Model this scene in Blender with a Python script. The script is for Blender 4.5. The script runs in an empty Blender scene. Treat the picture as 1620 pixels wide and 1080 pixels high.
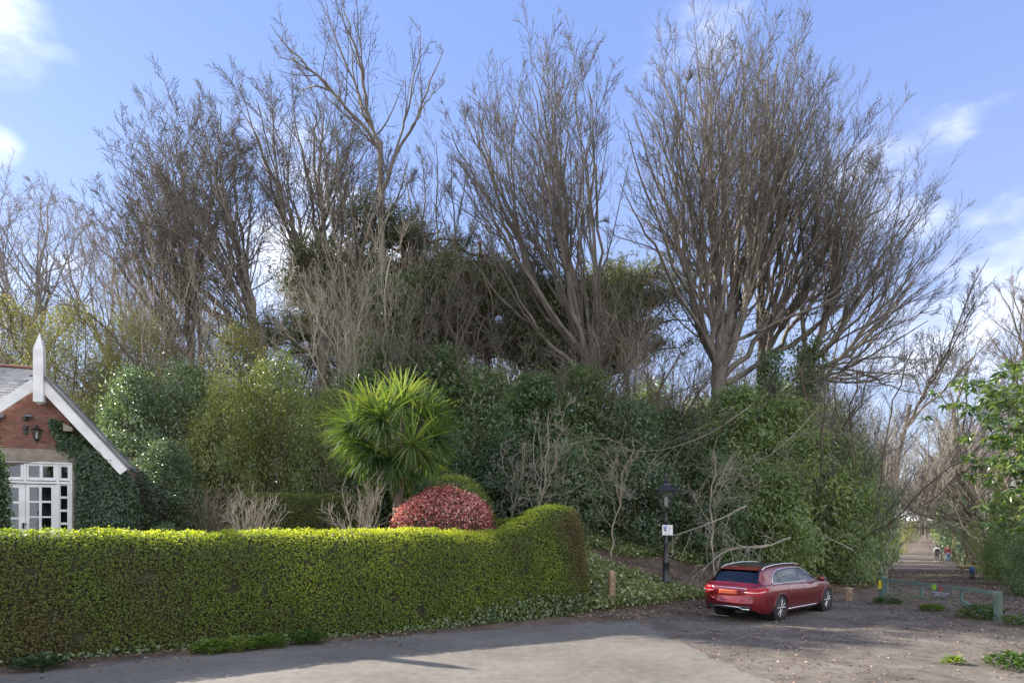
import bpy, math
import numpy as np
from mathutils import Vector, Matrix

# ------------------------------------------------------------------ camera, sky, sun
S = bpy.context.scene
F, CX, HY, EYE = 960.0, 810.0, 835.0, 2.5          # focal length in photo pixels, centre column, horizon row, eye height
cam = bpy.data.cameras.new('camera'); co = bpy.data.objects.new('camera', cam)
S.collection.objects.link(co); S.camera = co
co.location = (0, 0, EYE); co.rotation_euler = (math.radians(90), 0, 0)
cam.sensor_width = 36.0; cam.lens = F / 1620 * 36
cam.shift_y = (HY - 540) / 1620
cam.clip_end = 3000; cam.clip_start = 0.1

SUN_AZ, SUN_EL = math.radians(64), math.radians(29.5)      # left of straight ahead, height
sd = Vector((-math.sin(SUN_AZ) * math.cos(SUN_EL), math.cos(SUN_AZ) * math.cos(SUN_EL), math.sin(SUN_EL)))
sl = bpy.data.lights.new('sun', 'SUN'); sl.energy = 4.6; sl.angle = math.radians(0.55); sl.color = (1.0, 0.92, 0.80)
so = bpy.data.objects.new('sun', sl); S.collection.objects.link(so)
so.rotation_euler = sd.to_track_quat('Z', 'Y').to_euler(); so.location = (-40, 40, 40)

W = bpy.data.worlds.new('World'); S.world = W; W.use_nodes = True
nt = W.node_tree; nt.nodes.clear()
def wn(t, **k):
    n = nt.nodes.new(t)
    for a, v in k.items(): setattr(n, a, v)
    return n
sky = wn('ShaderNodeTexSky', sky_type='NISHITA', sun_disc=False, sun_elevation=SUN_EL, sun_rotation=-SUN_AZ,
         air_density=1.0, dust_density=0.15, ozone_density=2.2, altitude=50)
tc = wn('ShaderNodeTexCoord')
def wl(a, b): nt.links.new(a, b)
def wmath(op, a, b=None, c=None, clamp=False):
    n = wn('ShaderNodeMath', operation=op, use_clamp=clamp)
    for i, v in enumerate((a, b, c)):
        if v is None: continue
        if isinstance(v, (int, float)): n.inputs[i].default_value = v
        else: wl(v, n.inputs[i])
    return n.outputs[0]
mp = wn('ShaderNodeMapping'); mp.inputs['Scale'].default_value = (1, 1, 2.2); wl(tc.outputs['Generated'], mp.inputs[0])
no = wn('ShaderNodeTexNoise'); no.inputs['Scale'].default_value = 3.2; no.inputs['Detail'].default_value = 9
no.inputs['Roughness'].default_value = 0.56; wl(mp.outputs[0], no.inputs['Vector'])
nz = no.outputs[0]
def blob(px, py, size, soft, gain):
    d = Vector(((px - CX) / F, 1, (HY - py) / F)).normalized()
    v = wn('ShaderNodeVectorMath', operation='DOT_PRODUCT'); wl(tc.outputs['Generated'], v.inputs[0]); v.inputs[1].default_value = d
    ang = wmath('ARCCOSINE', v.outputs['Value'])
    m = wn('ShaderNodeMapRange', interpolation_type='SMOOTHSTEP'); wl(ang, m.inputs[0])
    m.inputs[1].default_value = math.radians(size * soft); m.inputs[2].default_value = math.radians(size)
    m.inputs[3].default_value = gain; m.inputs[4].default_value = 0
    return m.outputs[0]
sep = wn('ShaderNodeSeparateXYZ'); wl(tc.outputs['Generated'], sep.inputs[0])
hz = wn('ShaderNodeMapRange', interpolation_type='SMOOTHSTEP'); wl(sep.outputs[2], hz.inputs[0])
hz.inputs[1].default_value = 0.10; hz.inputs[2].default_value = 0.50; hz.inputs[3].default_value = 0.20; hz.inputs[4].default_value = 0.0
tot = hz.outputs[0]
for b in [(15, 60, 8, .1, .44), (-5, 235, 3, .1, .36), (1000, 25, 8, .05, .22), (1130, 20, 8, .05, .22), (430, 330, 12, .1, .36),
          (560, 420, 9, .2, .2), (2600, 200, 30, .2, .2)]:
    tot = wmath('ADD', tot, blob(*b))
def fill_cloud(v, size, gain):
    d = Vector(v).normalized(); n_ = wn('ShaderNodeVectorMath', operation='DOT_PRODUCT'); wl(tc.outputs['Generated'], n_.inputs[0]); n_.inputs[1].default_value = d
    m = wn('ShaderNodeMapRange', interpolation_type='SMOOTHSTEP'); wl(wmath('ARCCOSINE', n_.outputs['Value']), m.inputs[0])
    m.inputs[1].default_value = math.radians(size * .3); m.inputs[2].default_value = math.radians(size); m.inputs[3].default_value = gain; m.inputs[4].default_value = 0
    return m.outputs[0]
for v, s_, g_ in (((.3, -1, .55), 60, .62), ((-1, -.5, .5), 45, .5), ((1, -.3, .5), 45, .5)): tot = wmath('ADD', tot, fill_cloud(v, s_, g_))  # unseen clouds behind the camera, added to raise the neutral fill light
cov = wmath('ADD', wmath('MULTIPLY', wmath('SUBTRACT', nz, 0.5), 1.5), tot)
cm = wn('ShaderNodeMapRange', interpolation_type='SMOOTHSTEP'); wl(cov, cm.inputs[0])
cm.inputs[1].default_value = 0.13; cm.inputs[2].default_value = 0.62
mixc = wn('ShaderNodeMix', data_type='RGBA'); wl(cm.outputs[0], mixc.inputs[0])
gr = wn('ShaderNodeValToRGB'); wl(sep.outputs[2], gr.inputs[0]); ge = gr.color_ramp.elements
ge[0].position = 0.0; ge[0].color = (1.85, 1.95, 2.4, 1); ge[1].position = 1.0; ge[1].color = (.55, .86, 2.25, 1)
g2 = ge.new(.25); g2.color = (1.3, 1.55, 2.5, 1); g3 = ge.new(.6); g3.color = (.78, 1.12, 2.4, 1)
tnt = wn('ShaderNodeMix', data_type='RGBA'); tnt.inputs[0].default_value = .78
wl(sky.outputs[0], tnt.inputs[6]); wl(gr.outputs[0], tnt.inputs[7])
wl(tnt.outputs[2], mixc.inputs[6]); mixc.inputs[7].default_value = (4.9, 5.0, 5.4, 1)
bg = wn('ShaderNodeBackground'); bg.inputs[1].default_value = 0.14; wl(mixc.outputs[2], bg.inputs[0])
wo = wn('ShaderNodeOutputWorld'); wl(bg.outputs[0], wo.inputs[0])

S.view_settings.view_transform = 'Standard'; S.view_settings.look = 'None'
S.view_settings.gamma = 1; S.view_settings.use_curve_mapping = False
S.view_settings.exposure = 1.47
S.render.engine = 'CYCLES'
S.cycles.max_bounces = 6; S.cycles.diffuse_bounces = 3; S.cycles.glossy_bounces = 3
S.cycles.transmission_bounces = 4; S.cycles.transparent_max_bounces = 6

# ------------------------------------------------------------------ helpers
def X_at(px, Y): return (px - CX) / F * Y
def Z_at(py, Y): return EYE + (HY - py) / F * Y
def smooth(a, b, x):
    t = np.clip((np.asarray(x, float) - a) / (b - a), 0, 1); return t * t * (3 - 2 * t)

FOOT = np.array([(-60, -26), (-30, -5), (-16, 5.8), (-9.2, 10.9), (-6.7, 12.5), (-3.1, 14.4), (0.6, 16.8), (1.9, 17.3), (2.6, 16.9), (4.9, 17.6),
                 (7.4, 20.4), (10, 22.4), (13.2, 24.6), (18.2, 30), (26.5, 43.6), (42, 68), (62, 100), (95, 150), (160, 250), (420, 640)], float)
RIGHT = np.array([(21.5, -30), (20.5, 8), (20.0, 22), (22.5, 27), (28.5, 36.5), (34, 45), (49.5, 70), (68, 100), (99, 150), (164, 250), (424, 640)], float)
def sdist(P, line):
    """signed distance, positive to the left of the line's direction"""
    best = np.full(len(P), 1e9); sg = np.ones(len(P))
    for a, b in zip(line[:-1], line[1:]):
        ab = b - a; t = np.clip(((P - a) @ ab) / (ab @ ab), 0, 1)
        q = a + t[:, None] * ab; d = np.hypot(*(P - q).T)
        s = np.sign(ab[0] * (P[:, 1] - a[1]) - ab[1] * (P[:, 0] - a[0]))
        m = d < best - 1e-9
        best = np.where(m, d, best); sg = np.where(m, s, sg)
    return best * sg
def basez(y): return -0.97 * smooth(22, 66, y) + 1.6 * smooth(70, 150, y) + 6 * smooth(150, 400, y)
def lump(x, y):
    return (np.sin(x * 1.3 + y * .7) * np.cos(y * 1.1 - x * .4) * .5 + np.sin(x * 3.1 - y * 2.3) * .22 + np.sin(x * .33 + 1.7) * np.cos(y * .41) * .8
            + np.sin(x * 6.1 + 2) * np.sin(y * 5.3) * .1)
def ground_z(x, y):
    x = np.atleast_1d(np.asarray(x, float)); y = np.atleast_1d(np.asarray(y, float))
    P = np.stack([x, y], 1); d = sdist(P, FOOT); r = -sdist(P, RIGHT)
    g = 1.35 * smooth(1.0, 2.2, d) + .75 * smooth(3, 9, d)
    bk = (2.1 * (1 - .5 * smooth(35, 60, y))) * smooth(-.3, 7.0, d) + .9 * smooth(8, 30, d)
    w = smooth(1.6, 3.2, x)
    z = basez(y) + g * (1 - w) + bk * w + .8 * smooth(0, 5, r) + .5 * smooth(8, 40, r)
    z = z + lump(x, y) * .13 * (smooth(.4, 3, d) + smooth(.5, 3, r))
    return z
def gz(x, y): return float(ground_z(x, y)[0])

def link(o, parent=None):
    S.collection.objects.link(o)
    if parent is not None: o.parent = parent
    return o
def mesh_np(name, V, Fc, mat=None, parent=None, smoothf=True, attr=None, mats=None, midx=None):
    """V (n,3), Fc (m,k) all faces with k corners, or a list of those arrays"""
    V = np.ascontiguousarray(V, np.float32)
    Fs = [np.asarray(f, np.int32) for f in (Fc if isinstance(Fc, list) else [Fc]) if len(f)]
    me = bpy.data.meshes.new(name)
    me.vertices.add(len(V)); me.vertices.foreach_set('co', V.ravel())
    loops = np.concatenate([f.ravel() for f in Fs]); tot = np.concatenate([np.full(len(f), f.shape[1], np.int32) for f in Fs])
    st = np.concatenate([[0], np.cumsum(tot)[:-1]]).astype(np.int32)
    me.loops.add(len(loops)); me.loops.foreach_set('vertex_index', loops)
    me.polygons.add(len(tot)); me.polygons.foreach_set('loop_start', st)
    if smoothf: me.polygons.foreach_set('use_smooth', np.ones(len(tot), bool))
    if attr is not None:
        a = me.attributes.new('tint', 'FLOAT', 'POINT'); a.data.foreach_set('value', np.asarray(attr, np.float32))
    for m in (mats or ([mat] if mat else [])): me.materials.append(m)
    if midx is not None: me.polygons.foreach_set('material_index', np.asarray(midx, np.int32))
    me.update(calc_edges=True); me.validate()
    o = bpy.data.objects.new(name, me)
    return link(o, parent)
def thing(name, label, cat, loc=(0, 0, 0), rz=0, group=None, scale=None):
    o = bpy.data.objects.new(name, None); link(o); o.empty_display_size = .2
    o.location = loc; o.rotation_euler = (0, 0, rz)
    if scale is not None: o.scale = scale if hasattr(scale, '__len__') else (scale,) * 3
    o['label'] = label; o['category'] = cat
    if group: o['group'] = group
    return o
def tag(o, label=None, cat=None, group=None, kind=None):
    if label: o['label'] = label
    if cat: o['category'] = cat
    if group: o['group'] = group
    if kind: o['kind'] = kind
    return o
def dup(root, label, loc, rz=0, scale=1, group=None):
    r = root.copy(); S.collection.objects.link(r); r.location = loc; r.rotation_euler = (0, 0, rz)
    r.scale = scale if hasattr(scale, '__len__') else (scale,) * 3
    r['label'] = label
    if group: r['group'] = group
    elif 'group' in r.keys(): del r['group']
    for ch in list(root.children):
        c = ch.copy(); S.collection.objects.link(c); c.parent = r
        for g in ch.children:
            q = g.copy(); S.collection.objects.link(q); q.parent = c
    return r
class MB:
    """collects boxes, tubes and lathes into one mesh"""
    def __init__(s): s.V = []; s.F = []; s.n = 0
    def add(s, V, Fc):
        V = np.asarray(V, float); s.V.append(V)
        for f in Fc: s.F.append(tuple(int(i) + s.n for i in f))
        s.n += len(V); return s
    def box(s, x0, x1, y0, y1, z0, z1, bev=0):
        if bev:
            b = min(bev, (x1 - x0) / 2.01, (y1 - y0) / 2.01, (z1 - z0) / 2.01)
            V = []
            for (z, k) in ((z0, b), (z0 + b, 0), (z1 - b, 0), (z1, b)):
                V += [(x0 + k, y0 + k, z), (x1 - k, y0 + k, z), (x1 - k, y1 - k, z), (x0 + k, y1 - k, z)]
            Fc = [(3, 2, 1, 0), (12, 13, 14, 15)]
            for r in range(3):
                for i in range(4):
                    a, c = r * 4 + i, r * 4 + (i + 1) % 4; Fc.append((a, c, c + 4, a + 4))
            return s.add(V, Fc)
        V = [(x0, y0, z0), (x1, y0, z0), (x1, y1, z0), (x0, y1, z0), (x0, y0, z1), (x1, y0, z1), (x1, y1, z1), (x0, y1, z1)]
        return s.add(V, [(3, 2, 1, 0), (4, 5, 6, 7), (0, 1, 5, 4), (1, 2, 6, 5), (2, 3, 7, 6), (3, 0, 4, 7)])
    def prism(s, poly, y0, y1):
        """polygon in x,z extruded along y"""
        n = len(poly); V = [(p[0], y0, p[1]) for p in poly] + [(p[0], y1, p[1]) for p in poly]
        Fc = [tuple(range(n)), tuple(range(2 * n - 1, n - 1, -1))] + [((i + 1) % n, i, i + n, (i + 1) % n + n) for i in range(n)]
        return s.add(V, Fc)
    def lathe(s, prof, c=(0, 0, 0), n=16, axis='z', rot=0):
        V = []
        for r, h in prof:
            for i in range(n):
                a = 2 * math.pi * i / n + rot; x, y = r * math.cos(a), r * math.sin(a)
                V.append({'z': (c[0] + x, c[1] + y, c[2] + h), 'y': (c[0] + x, c[1] + h, c[2] + y), 'x': (c[0] + h, c[1] + x, c[2] + y)}[axis])
        Fc = []
        for k in range(len(prof) - 1):
            for i in range(n):
                a, b = k * n + i, k * n + (i + 1) % n; Fc.append((a, b, b + n, a + n))
        Fc += [tuple(range(n))[::-1], tuple(range((len(prof) - 1) * n, len(prof) * n))]
        return s.add(V, Fc)
    def tube(s, P, R, n=8):
        P = np.asarray(P, float)[None]; R = np.broadcast_to(np.asarray(R, float), (P.shape[1],))[None]
        V, Q = tubes(P, R, n); m = P.shape[1]
        return s.add(V, [tuple(q) for q in Q] + [tuple(range(n))[::-1], tuple(range((m - 1) * n, m * n))])
    def build(s, name, mat, parent=None, sm=False):
        me = bpy.data.meshes.new(name)
        me.from_pydata([tuple(v) for v in np.concatenate(s.V)], [], s.F)
        me.materials.append(mat)
        if sm: me.polygons.foreach_set('use_smooth', np.ones(len(me.polygons), bool))
        me.update(); return link(bpy.data.objects.new(name, me), parent)

def unit(v): return v / np.maximum(np.linalg.norm(v, axis=-1, keepdims=True), 1e-9)
def tubes(P, R, n):
    """P (N,K,3), R (N,K) -> verts, quads"""
    N, K, _ = P.shape
    T = np.empty_like(P); T[:, 1:-1] = P[:, 2:] - P[:, :-2]; T[:, 0] = P[:, 1] - P[:, 0]; T[:, -1] = P[:, -1] - P[:, -2]; T = unit(T)
    M = unit(P[:, -1] - P[:, 0]); ref = np.where(np.abs(M[:, 2:3]) > .85, np.array([[1., 0, 0]]), np.array([[0, 0, 1.]]))[:, None]
    A = unit(np.cross(T, np.broadcast_to(ref, T.shape))); B = np.cross(T, A)
    a = np.arange(n) * 2 * math.pi / n
    V = P[:, :, None] + R[:, :, None, None] * (A[:, :, None] * np.cos(a)[:, None] + B[:, :, None] * np.sin(a)[:, None])
    idx = np.arange(N * K * n).reshape(N, K, n); nx = np.roll(idx, -1, axis=2)
    Q = np.stack([idx[:, :-1], nx[:, :-1], nx[:, 1:], idx[:, 1:]], -1).reshape(-1, 4)
    return V.reshape(-1, 3), Q

# ------------------------------------------------------------------ materials
def newmat(name):
    m = bpy.data.materials.new(name); m.use_nodes = True; t = m.node_tree; t.nodes.clear()
    o = t.nodes.new('ShaderNodeOutputMaterial'); b = t.nodes.new('ShaderNodeBsdfPrincipled'); t.links.new(b.outputs[0], o.inputs[0])
    return m, t, b, o
def simple(name, c, rough=.6, metal=0, var=.12, scale=8, bump=0, bscale=30, coat=0, spec=.5, c2=None):
    m, t, b, o = newmat(name); L = t.links.new
    b.inputs['Roughness'].default_value = rough; b.inputs['Metallic'].default_value = metal
    b.inputs['Coat Weight'].default_value = coat; b.inputs['Specular IOR Level'].default_value = spec; b.inputs['Coat Roughness'].default_value = .04
    g = t.nodes.new('ShaderNodeTexCoord'); n = t.nodes.new('ShaderNodeTexNoise'); n.inputs['Scale'].default_value = scale; n.inputs['Detail'].default_value = 6
    L(g.outputs['Object'], n.inputs['Vector'])
    r = t.nodes.new('ShaderNodeMapRange'); L(n.outputs[0], r.inputs[0]); r.inputs[1].default_value = .3; r.inputs[2].default_value = .7
    mx = t.nodes.new('ShaderNodeMix'); mx.data_type = 'RGBA'; L(r.outputs[0], mx.inputs[0])
    a = c; d = c2 or tuple(v * (1 - 2 * var) for v in c); mx.inputs[6].default_value = (*[min(1, v * (1 + var)) for v in a], 1); mx.inputs[7].default_value = (*d, 1)
    L(mx.outputs[2], b.inputs['Base Color'])
    if bump:
        n2 = t.nodes.new('ShaderNodeTexNoise'); n2.inputs['Scale'].default_value = bscale; n2.inputs['Detail'].default_value = 5; L(g.outputs['Object'], n2.inputs['Vector'])
        bp = t.nodes.new('ShaderNodeBump'); bp.inputs['Strength'].default_value = bump; bp.inputs['Distance'].default_value = .02
        L(n2.outputs[0], bp.inputs['Height']); L(bp.outputs[0], b.inputs['Normal'])
    return m
def leafmat(name, cols, rough=.45, trans=.35, spec=.5, tcol=None):
    m, t, b, o = newmat(name); L = t.links.new
    at = t.nodes.new('ShaderNodeAttribute'); at.attribute_name = 'tint'
    cr = t.nodes.new('ShaderNodeValToRGB'); L(at.outputs['Fac'], cr.inputs[0])
    e = cr.color_ramp.elements
    while len(e) < len(cols): e.new(.5)
    for i, c in enumerate(cols): e[i].position = i / (len(cols) - 1); e[i].color = (*c, 1)
    oi = t.nodes.new('ShaderNodeObjectInfo'); hs = t.nodes.new('ShaderNodeHueSaturation')
    mr = t.nodes.new('ShaderNodeMapRange'); L(oi.outputs['Random'], mr.inputs[0]); mr.inputs[3].default_value = .62; mr.inputs[4].default_value = 1.4
    L(mr.outputs[0], hs.inputs['Value']); L(cr.outputs[0], hs.inputs['Color'])
    mr2 = t.nodes.new('ShaderNodeMapRange'); L(oi.outputs['Random'], mr2.inputs[0]); mr2.inputs[3].default_value = .53; mr2.inputs[4].default_value = .475
    L(mr2.outputs[0], hs.inputs['Hue'])
    L(hs.outputs[0], b.inputs['Base Color']); b.inputs['Roughness'].default_value = rough; b.inputs['Specular IOR Level'].default_value = spec
    tr = t.nodes.new('ShaderNodeBsdfTranslucent'); ms = t.nodes.new('ShaderNodeMixShader'); ms.inputs[0].default_value = trans
    tm = t.nodes.new('ShaderNodeMix'); tm.data_type = 'RGBA'; tm.blend_type = 'MULTIPLY'; tm.inputs[0].default_value = 1
    L(hs.outputs[0], tm.inputs[6]); tm.inputs[7].default_value = (*(tcol or (2.2, 2.3, 0.9)), 1)
    L(tm.outputs[2], tr.inputs[0]); L(b.outputs[0], ms.inputs[1]); L(tr.outputs[0], ms.inputs[2]); L(ms.outputs[0], o.inputs[0])
    return m
def barkmat(name, c, c2, scale=3, moss=None):
    m, t, b, o = newmat(name); L = t.links.new
    g = t.nodes.new('ShaderNodeTexCoord'); n = t.nodes.new('ShaderNodeTexNoise'); n.inputs['Scale'].default_value = scale; n.inputs['Detail'].default_value = 7; n.inputs['Roughness'].default_value = .65
    mpn = t.nodes.new('ShaderNodeMapping'); mpn.inputs['Scale'].default_value = (1, 1, .35); L(g.outputs['Object'], mpn.inputs[0]); L(mpn.outputs[0], n.inputs['Vector'])
    cr = t.nodes.new('ShaderNodeValToRGB'); L(n.outputs[0], cr.inputs[0]); e = cr.color_ramp.elements
    e[0].position = .32; e[0].color = (*c2, 1); e[1].position = .66; e[1].color = (*c, 1)
    if moss:
        k = e.new(.75); k.color = (*moss, 1)
    L(cr.outputs[0], b.inputs['Base Color']); b.inputs['Roughness'].default_value = .85
    n2 = t.nodes.new('ShaderNodeTexNoise'); n2.inputs['Scale'].default_value = scale * 8; L(mpn.outputs[0], n2.inputs['Vector'])
    bp = t.nodes.new('ShaderNodeBump'); bp.inputs['Strength'].default_value = .6; bp.inputs['Distance'].default_value = .03
    L(n2.outputs[0], bp.inputs['Height']); L(bp.outputs[0], b.inputs['Normal'])
    return m
def groundmat(name, stops, s1, s2, s3, bump=.5, rough=.9, bs=60, streak=None):
    """three noises at s1 < s2 < s3 mixed into a ramp of ground tones"""
    m, t, b, o = newmat(name); L = t.links.new
    g = t.nodes.new('ShaderNodeTexCoord')
    def N(s, det=5, r=.6):
        n = t.nodes.new('ShaderNodeTexNoise'); n.inputs['Scale'].default_value = s; n.inputs['Detail'].default_value = det; n.inputs['Roughness'].default_value = r
        if streak:
            q = t.nodes.new('ShaderNodeMapping'); q.inputs['Rotation'].default_value = (0, 0, streak); q.inputs['Scale'].default_value = (1, .45, 1)
            L(g.outputs['Object'], q.inputs[0]); L(q.outputs[0], n.inputs['Vector'])
        else: L(g.outputs['Object'], n.inputs['Vector'])
        return n.outputs[0]
    def M(op, a, bb):
        n = t.nodes.new('ShaderNodeMath'); n.operation = op
        for i, v in enumerate((a, bb)):
            if isinstance(v, (int, float)): n.inputs[i].default_value = v
            else: L(v, n.inputs[i])
        return n.outputs[0]
    f = M('ADD', M('ADD', M('MULTIPLY', N(s1), .45), M('MULTIPLY', N(s2), .3)), M('MULTIPLY', N(s3, 3), .25))
    cr = t.nodes.new('ShaderNodeValToRGB'); L(f, cr.inputs[0]); e = cr.color_ramp.elements
    while len(e) < len(stops): e.new(.5)
    for i, (p, c) in enumerate(stops): e[i].position = p; e[i].color = (*c, 1)
    L(cr.outputs[0], b.inputs['Base Color']); b.inputs['Roughness'].default_value = rough
    bp = t.nodes.new('ShaderNodeBump'); bp.inputs['Strength'].default_value = bump; bp.inputs['Distance'].default_value = .02
    L(N(bs, 4, .7), bp.inputs['Height']); L(bp.outputs[0], b.inputs['Normal'])
    return m

M = {}
M['soil'] = groundmat('soil', [(.36, (.035, .025, .018)), (.48, (.085, .06, .042)), (.58, (.15, .11, .08)), (.68, (.21, .165, .125))], .5, 4, 30)
M['asphalt'] = groundmat('asphalt', [(.38, (.085, .077, .067)), (.5, (.14, .128, .111)), (.60, (.19, .174, .152))], .35, 5, 90, .35, .85, 140)
M['new_asphalt'] = groundmat('new_asphalt', [(.36, (.085, .088, .092)), (.5, (.112, .114, .118)), (.64, (.15, .15, .15))], .6, 8, 110, .3, .8, 160)
M['apron'] = groundmat('apron', [(.38, (.045, .036, .029)), (.46, (.09, .076, .063)), (.53, (.132, .115, .097)), (.63, (.20, .175, .148))], .7, 3.5, 45, .6, .9, 80)
M['dirt'] = groundmat('dirt', [(.38, (.04, .029, .021)), (.46, (.08, .06, .045)), (.55, (.13, .102, .078)), (.65, (.20, .165, .13))], .4, 3, 25, .7, .95, 40)
M['lawn'] = groundmat('lawn', [(.36, (.03, .05, .012)), (.5, (.05, .085, .02)), (.64, (.09, .13, .03))], .5, 6, 60)
M['litter'] = leafmat('litter', [(.05, .03, .02), (.12, .075, .045), (.24, .17, .11), (.38, .30, .21)], .8, .1, .2, (1, 1, 1))
M['bark_grey'] = barkmat('bark_grey', (.20, .175, .14), (.085, .072, .058), 3, (.15, .15, .07))
M['bark_brown'] = barkmat('bark_brown', (.17, .13, .095), (.06, .044, .032), 3)
M['bark_pale'] = barkmat('bark_pale', (.42, .37, .29), (.20, .17, .13), 4)
M['bark_mossy'] = barkmat('bark_mossy', (.18, .17, .07), (.07, .06, .035), 3, (.2, .22, .06))
M['bark_pine'] = barkmat('bark_pine', (.20, .105, .065), (.07, .04, .028), 4)
M['twig'] = barkmat('twig', (.155, .135, .105), (.07, .06, .048), 2)
M['twig_mid'] = barkmat('twig_mid', (.32, .28, .21), (.15, .125, .095), 4)
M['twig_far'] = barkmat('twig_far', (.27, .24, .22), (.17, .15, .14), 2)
M['laurel'] = leafmat('laurel', [(.075, .115, .06), (.12, .175, .08), (.17, .23, .095), (.30, .34, .17)], .26, .48, .9, (1.9, 2.0, 1.0))
M['big_leaf'] = leafmat('big_leaf', [(.04, .08, .035), (.07, .12, .045), (.11, .17, .05), (.22, .25, .10)], .25, .30, .8)
M['holly'] = leafmat('holly', [(.06, .095, .06), (.10, .15, .085), (.17, .23, .12)], .24, .42, 1.0, (1.9, 2.0, 1.1))
M['privet'] = leafmat('privet', [(.12, .14, .05), (.20, .23, .075), (.28, .30, .10), (.38, .38, .16)], .35, .45, .6, (1.6, 1.65, .9))
M['bud'] = leafmat('bud', [(.16, .17, .06), (.25, .25, .09), (.33, .31, .14)], .45, .45, .4, (1.4, 1.4, .8))
M['ivy'] = leafmat('ivy', [(.035, .06, .028), (.06, .105, .044), (.10, .15, .06), (.18, .21, .11)], .35, .22, .55)
M['ivy_bank'] = leafmat('ivy_bank', [(.055, .085, .04), (.09, .13, .05), (.15, .20, .08), (.34, .35, .25)], .3, .35, .8)
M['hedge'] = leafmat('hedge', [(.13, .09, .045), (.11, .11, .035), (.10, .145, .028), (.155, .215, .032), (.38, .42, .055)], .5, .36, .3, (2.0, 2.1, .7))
M['topiary'] = leafmat('topiary', [(.06, .075, .025), (.085, .115, .03), (.13, .17, .04)], .5, .3, .3)
M['red_leaf'] = leafmat('red_leaf', [(.05, .10, .04), (.10, .11, .05), (.26, .07, .06), (.62, .15, .18), (.82, .55, .52)], .3, .35, .6, (1.8, 1.2, 1.0))
M['palm_leaf'] = leafmat('palm_leaf', [(.04, .08, .032), (.07, .125, .045), (.11, .165, .055), (.24, .25, .10)], .55, .36, .25, (2.4, 2.4, .8))
M['pine_leaf'] = leafmat('pine_leaf', [(.10, .12, .06), (.15, .17, .09), (.21, .22, .12)], .55, .35, .3, (1.4, 1.4, .9))
M['grass'] = leafmat('grass', [(.05, .09, .02), (.09, .15, .03), (.14, .19, .05)], .5, .4, .3)
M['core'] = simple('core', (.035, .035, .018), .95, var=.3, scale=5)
M['brick'] = None
M['white'] = simple('white_paint', (.70, .70, .69), .5, var=.09, scale=2.5, bump=.12)
M['stone'] = simple('stone', (.25, .215, .17), .85, var=.15, scale=6, bump=.3)
M['mortar'] = simple('mortar', (.22, .17, .135), .95, var=.15, scale=10)
M['ridge'] = simple('ridge_tile', (.22, .095, .065), .8, var=.2, scale=5)
M['lead'] = simple('lead', (.13, .14, .15), .5, var=.15)
M['black'] = simple('black_iron', (.018, .02, .022), .4, var=.2)
M['dark'] = simple('dark_inside', (.03, .03, .032), .9)
M['curtain'] = simple('curtain', (.10, .11, .12), .9, var=.5, scale=7, c2=(.015, .02, .025))
M['wood'] = simple('weathered_wood', (.27, .19, .12), .85, var=.25, scale=9, bump=.5, bscale=25)
M['endgrain'] = simple('end_grain', (.40, .33, .20), .85, var=.2, scale=14)
M['gate_green'] = simple('gate_green', (.075, .13, .112), .6, var=.25, scale=5, c2=(.11, .145, .12))
M['moss_wood'] = simple('moss_wood', (.17, .18, .10), .9, var=.25, scale=6, c2=(.09, .12, .07))
def objrand(name, cols, rough=.85, bump=.3):
    m, t, b, o = newmat(name); L = t.links.new
    oi = t.nodes.new('ShaderNodeObjectInfo'); cr = t.nodes.new('ShaderNodeValToRGB'); L(oi.outputs['Random'], cr.inputs[0])
    e = cr.color_ramp.elements
    while len(e) < len(cols): e.new(.5)
    for i, c in enumerate(cols): e[i].position = i / (len(cols) - 1); e[i].color = (*c, 1)
    g = t.nodes.new('ShaderNodeTexCoord'); n = t.nodes.new('ShaderNodeTexNoise'); n.inputs['Scale'].default_value = 14; n.inputs['Detail'].default_value = 5; L(g.outputs['Object'], n.inputs['Vector'])
    mr = t.nodes.new('ShaderNodeMapRange'); L(n.outputs[0], mr.inputs[0]); mr.inputs[3].default_value = .6; mr.inputs[4].default_value = 1.4
    hs = t.nodes.new('ShaderNodeHueSaturation'); L(mr.outputs[0], hs.inputs['Value']); L(cr.outputs[0], hs.inputs['Color']); L(hs.outputs[0], b.inputs['Base Color'])
    b.inputs['Roughness'].default_value = rough
    bp = t.nodes.new('ShaderNodeBump'); bp.inputs['Strength'].default_value = bump; bp.inputs['Distance'].default_value = .01
    L(n.outputs[0], bp.inputs['Height']); L(bp.outputs[0], b.inputs['Normal'])
    return m
M['brick'] = objrand('brick', [(.13, .055, .042), (.19, .078, .055), (.22, .095, .065), (.16, .08, .062), (.25, .13, .09)])
M['slate'] = objrand('slate', [(.22, .21, .19), (.38, .36, .32), (.29, .27, .235), (.48, .45, .40)], .5, .25)
def glassmat(name, tint, rough=.02):
    m, t, b, o = newmat(name); L = t.links.new
    gl = t.nodes.new('ShaderNodeBsdfGlossy'); gl.inputs['Roughness'].default_value = rough; gl.inputs[0].default_value = (.9, .95, 1, 1)
    tr = t.nodes.new('ShaderNodeBsdfTransparent'); tr.inputs[0].default_value = (*tint, 1)
    lw = t.nodes.new('ShaderNodeFresnel'); lw.inputs[0].default_value = 1.45
    ad = t.nodes.new('ShaderNodeMath'); ad.operation = 'ADD'; L(lw.outputs[0], ad.inputs[0]); ad.inputs[1].default_value = .03
    ms = t.nodes.new('ShaderNodeMixShader'); L(ad.outputs[0], ms.inputs[0]); L(tr.outputs[0], ms.inputs[1]); L(gl.outputs[0], ms.inputs[2]); L(ms.outputs[0], o.inputs[0])
    return m
M['glass'] = glassmat('window_glass', (.75, .8, .8)); M['car_glass'] = glassmat('car_glass', (.30, .34, .34))

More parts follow.
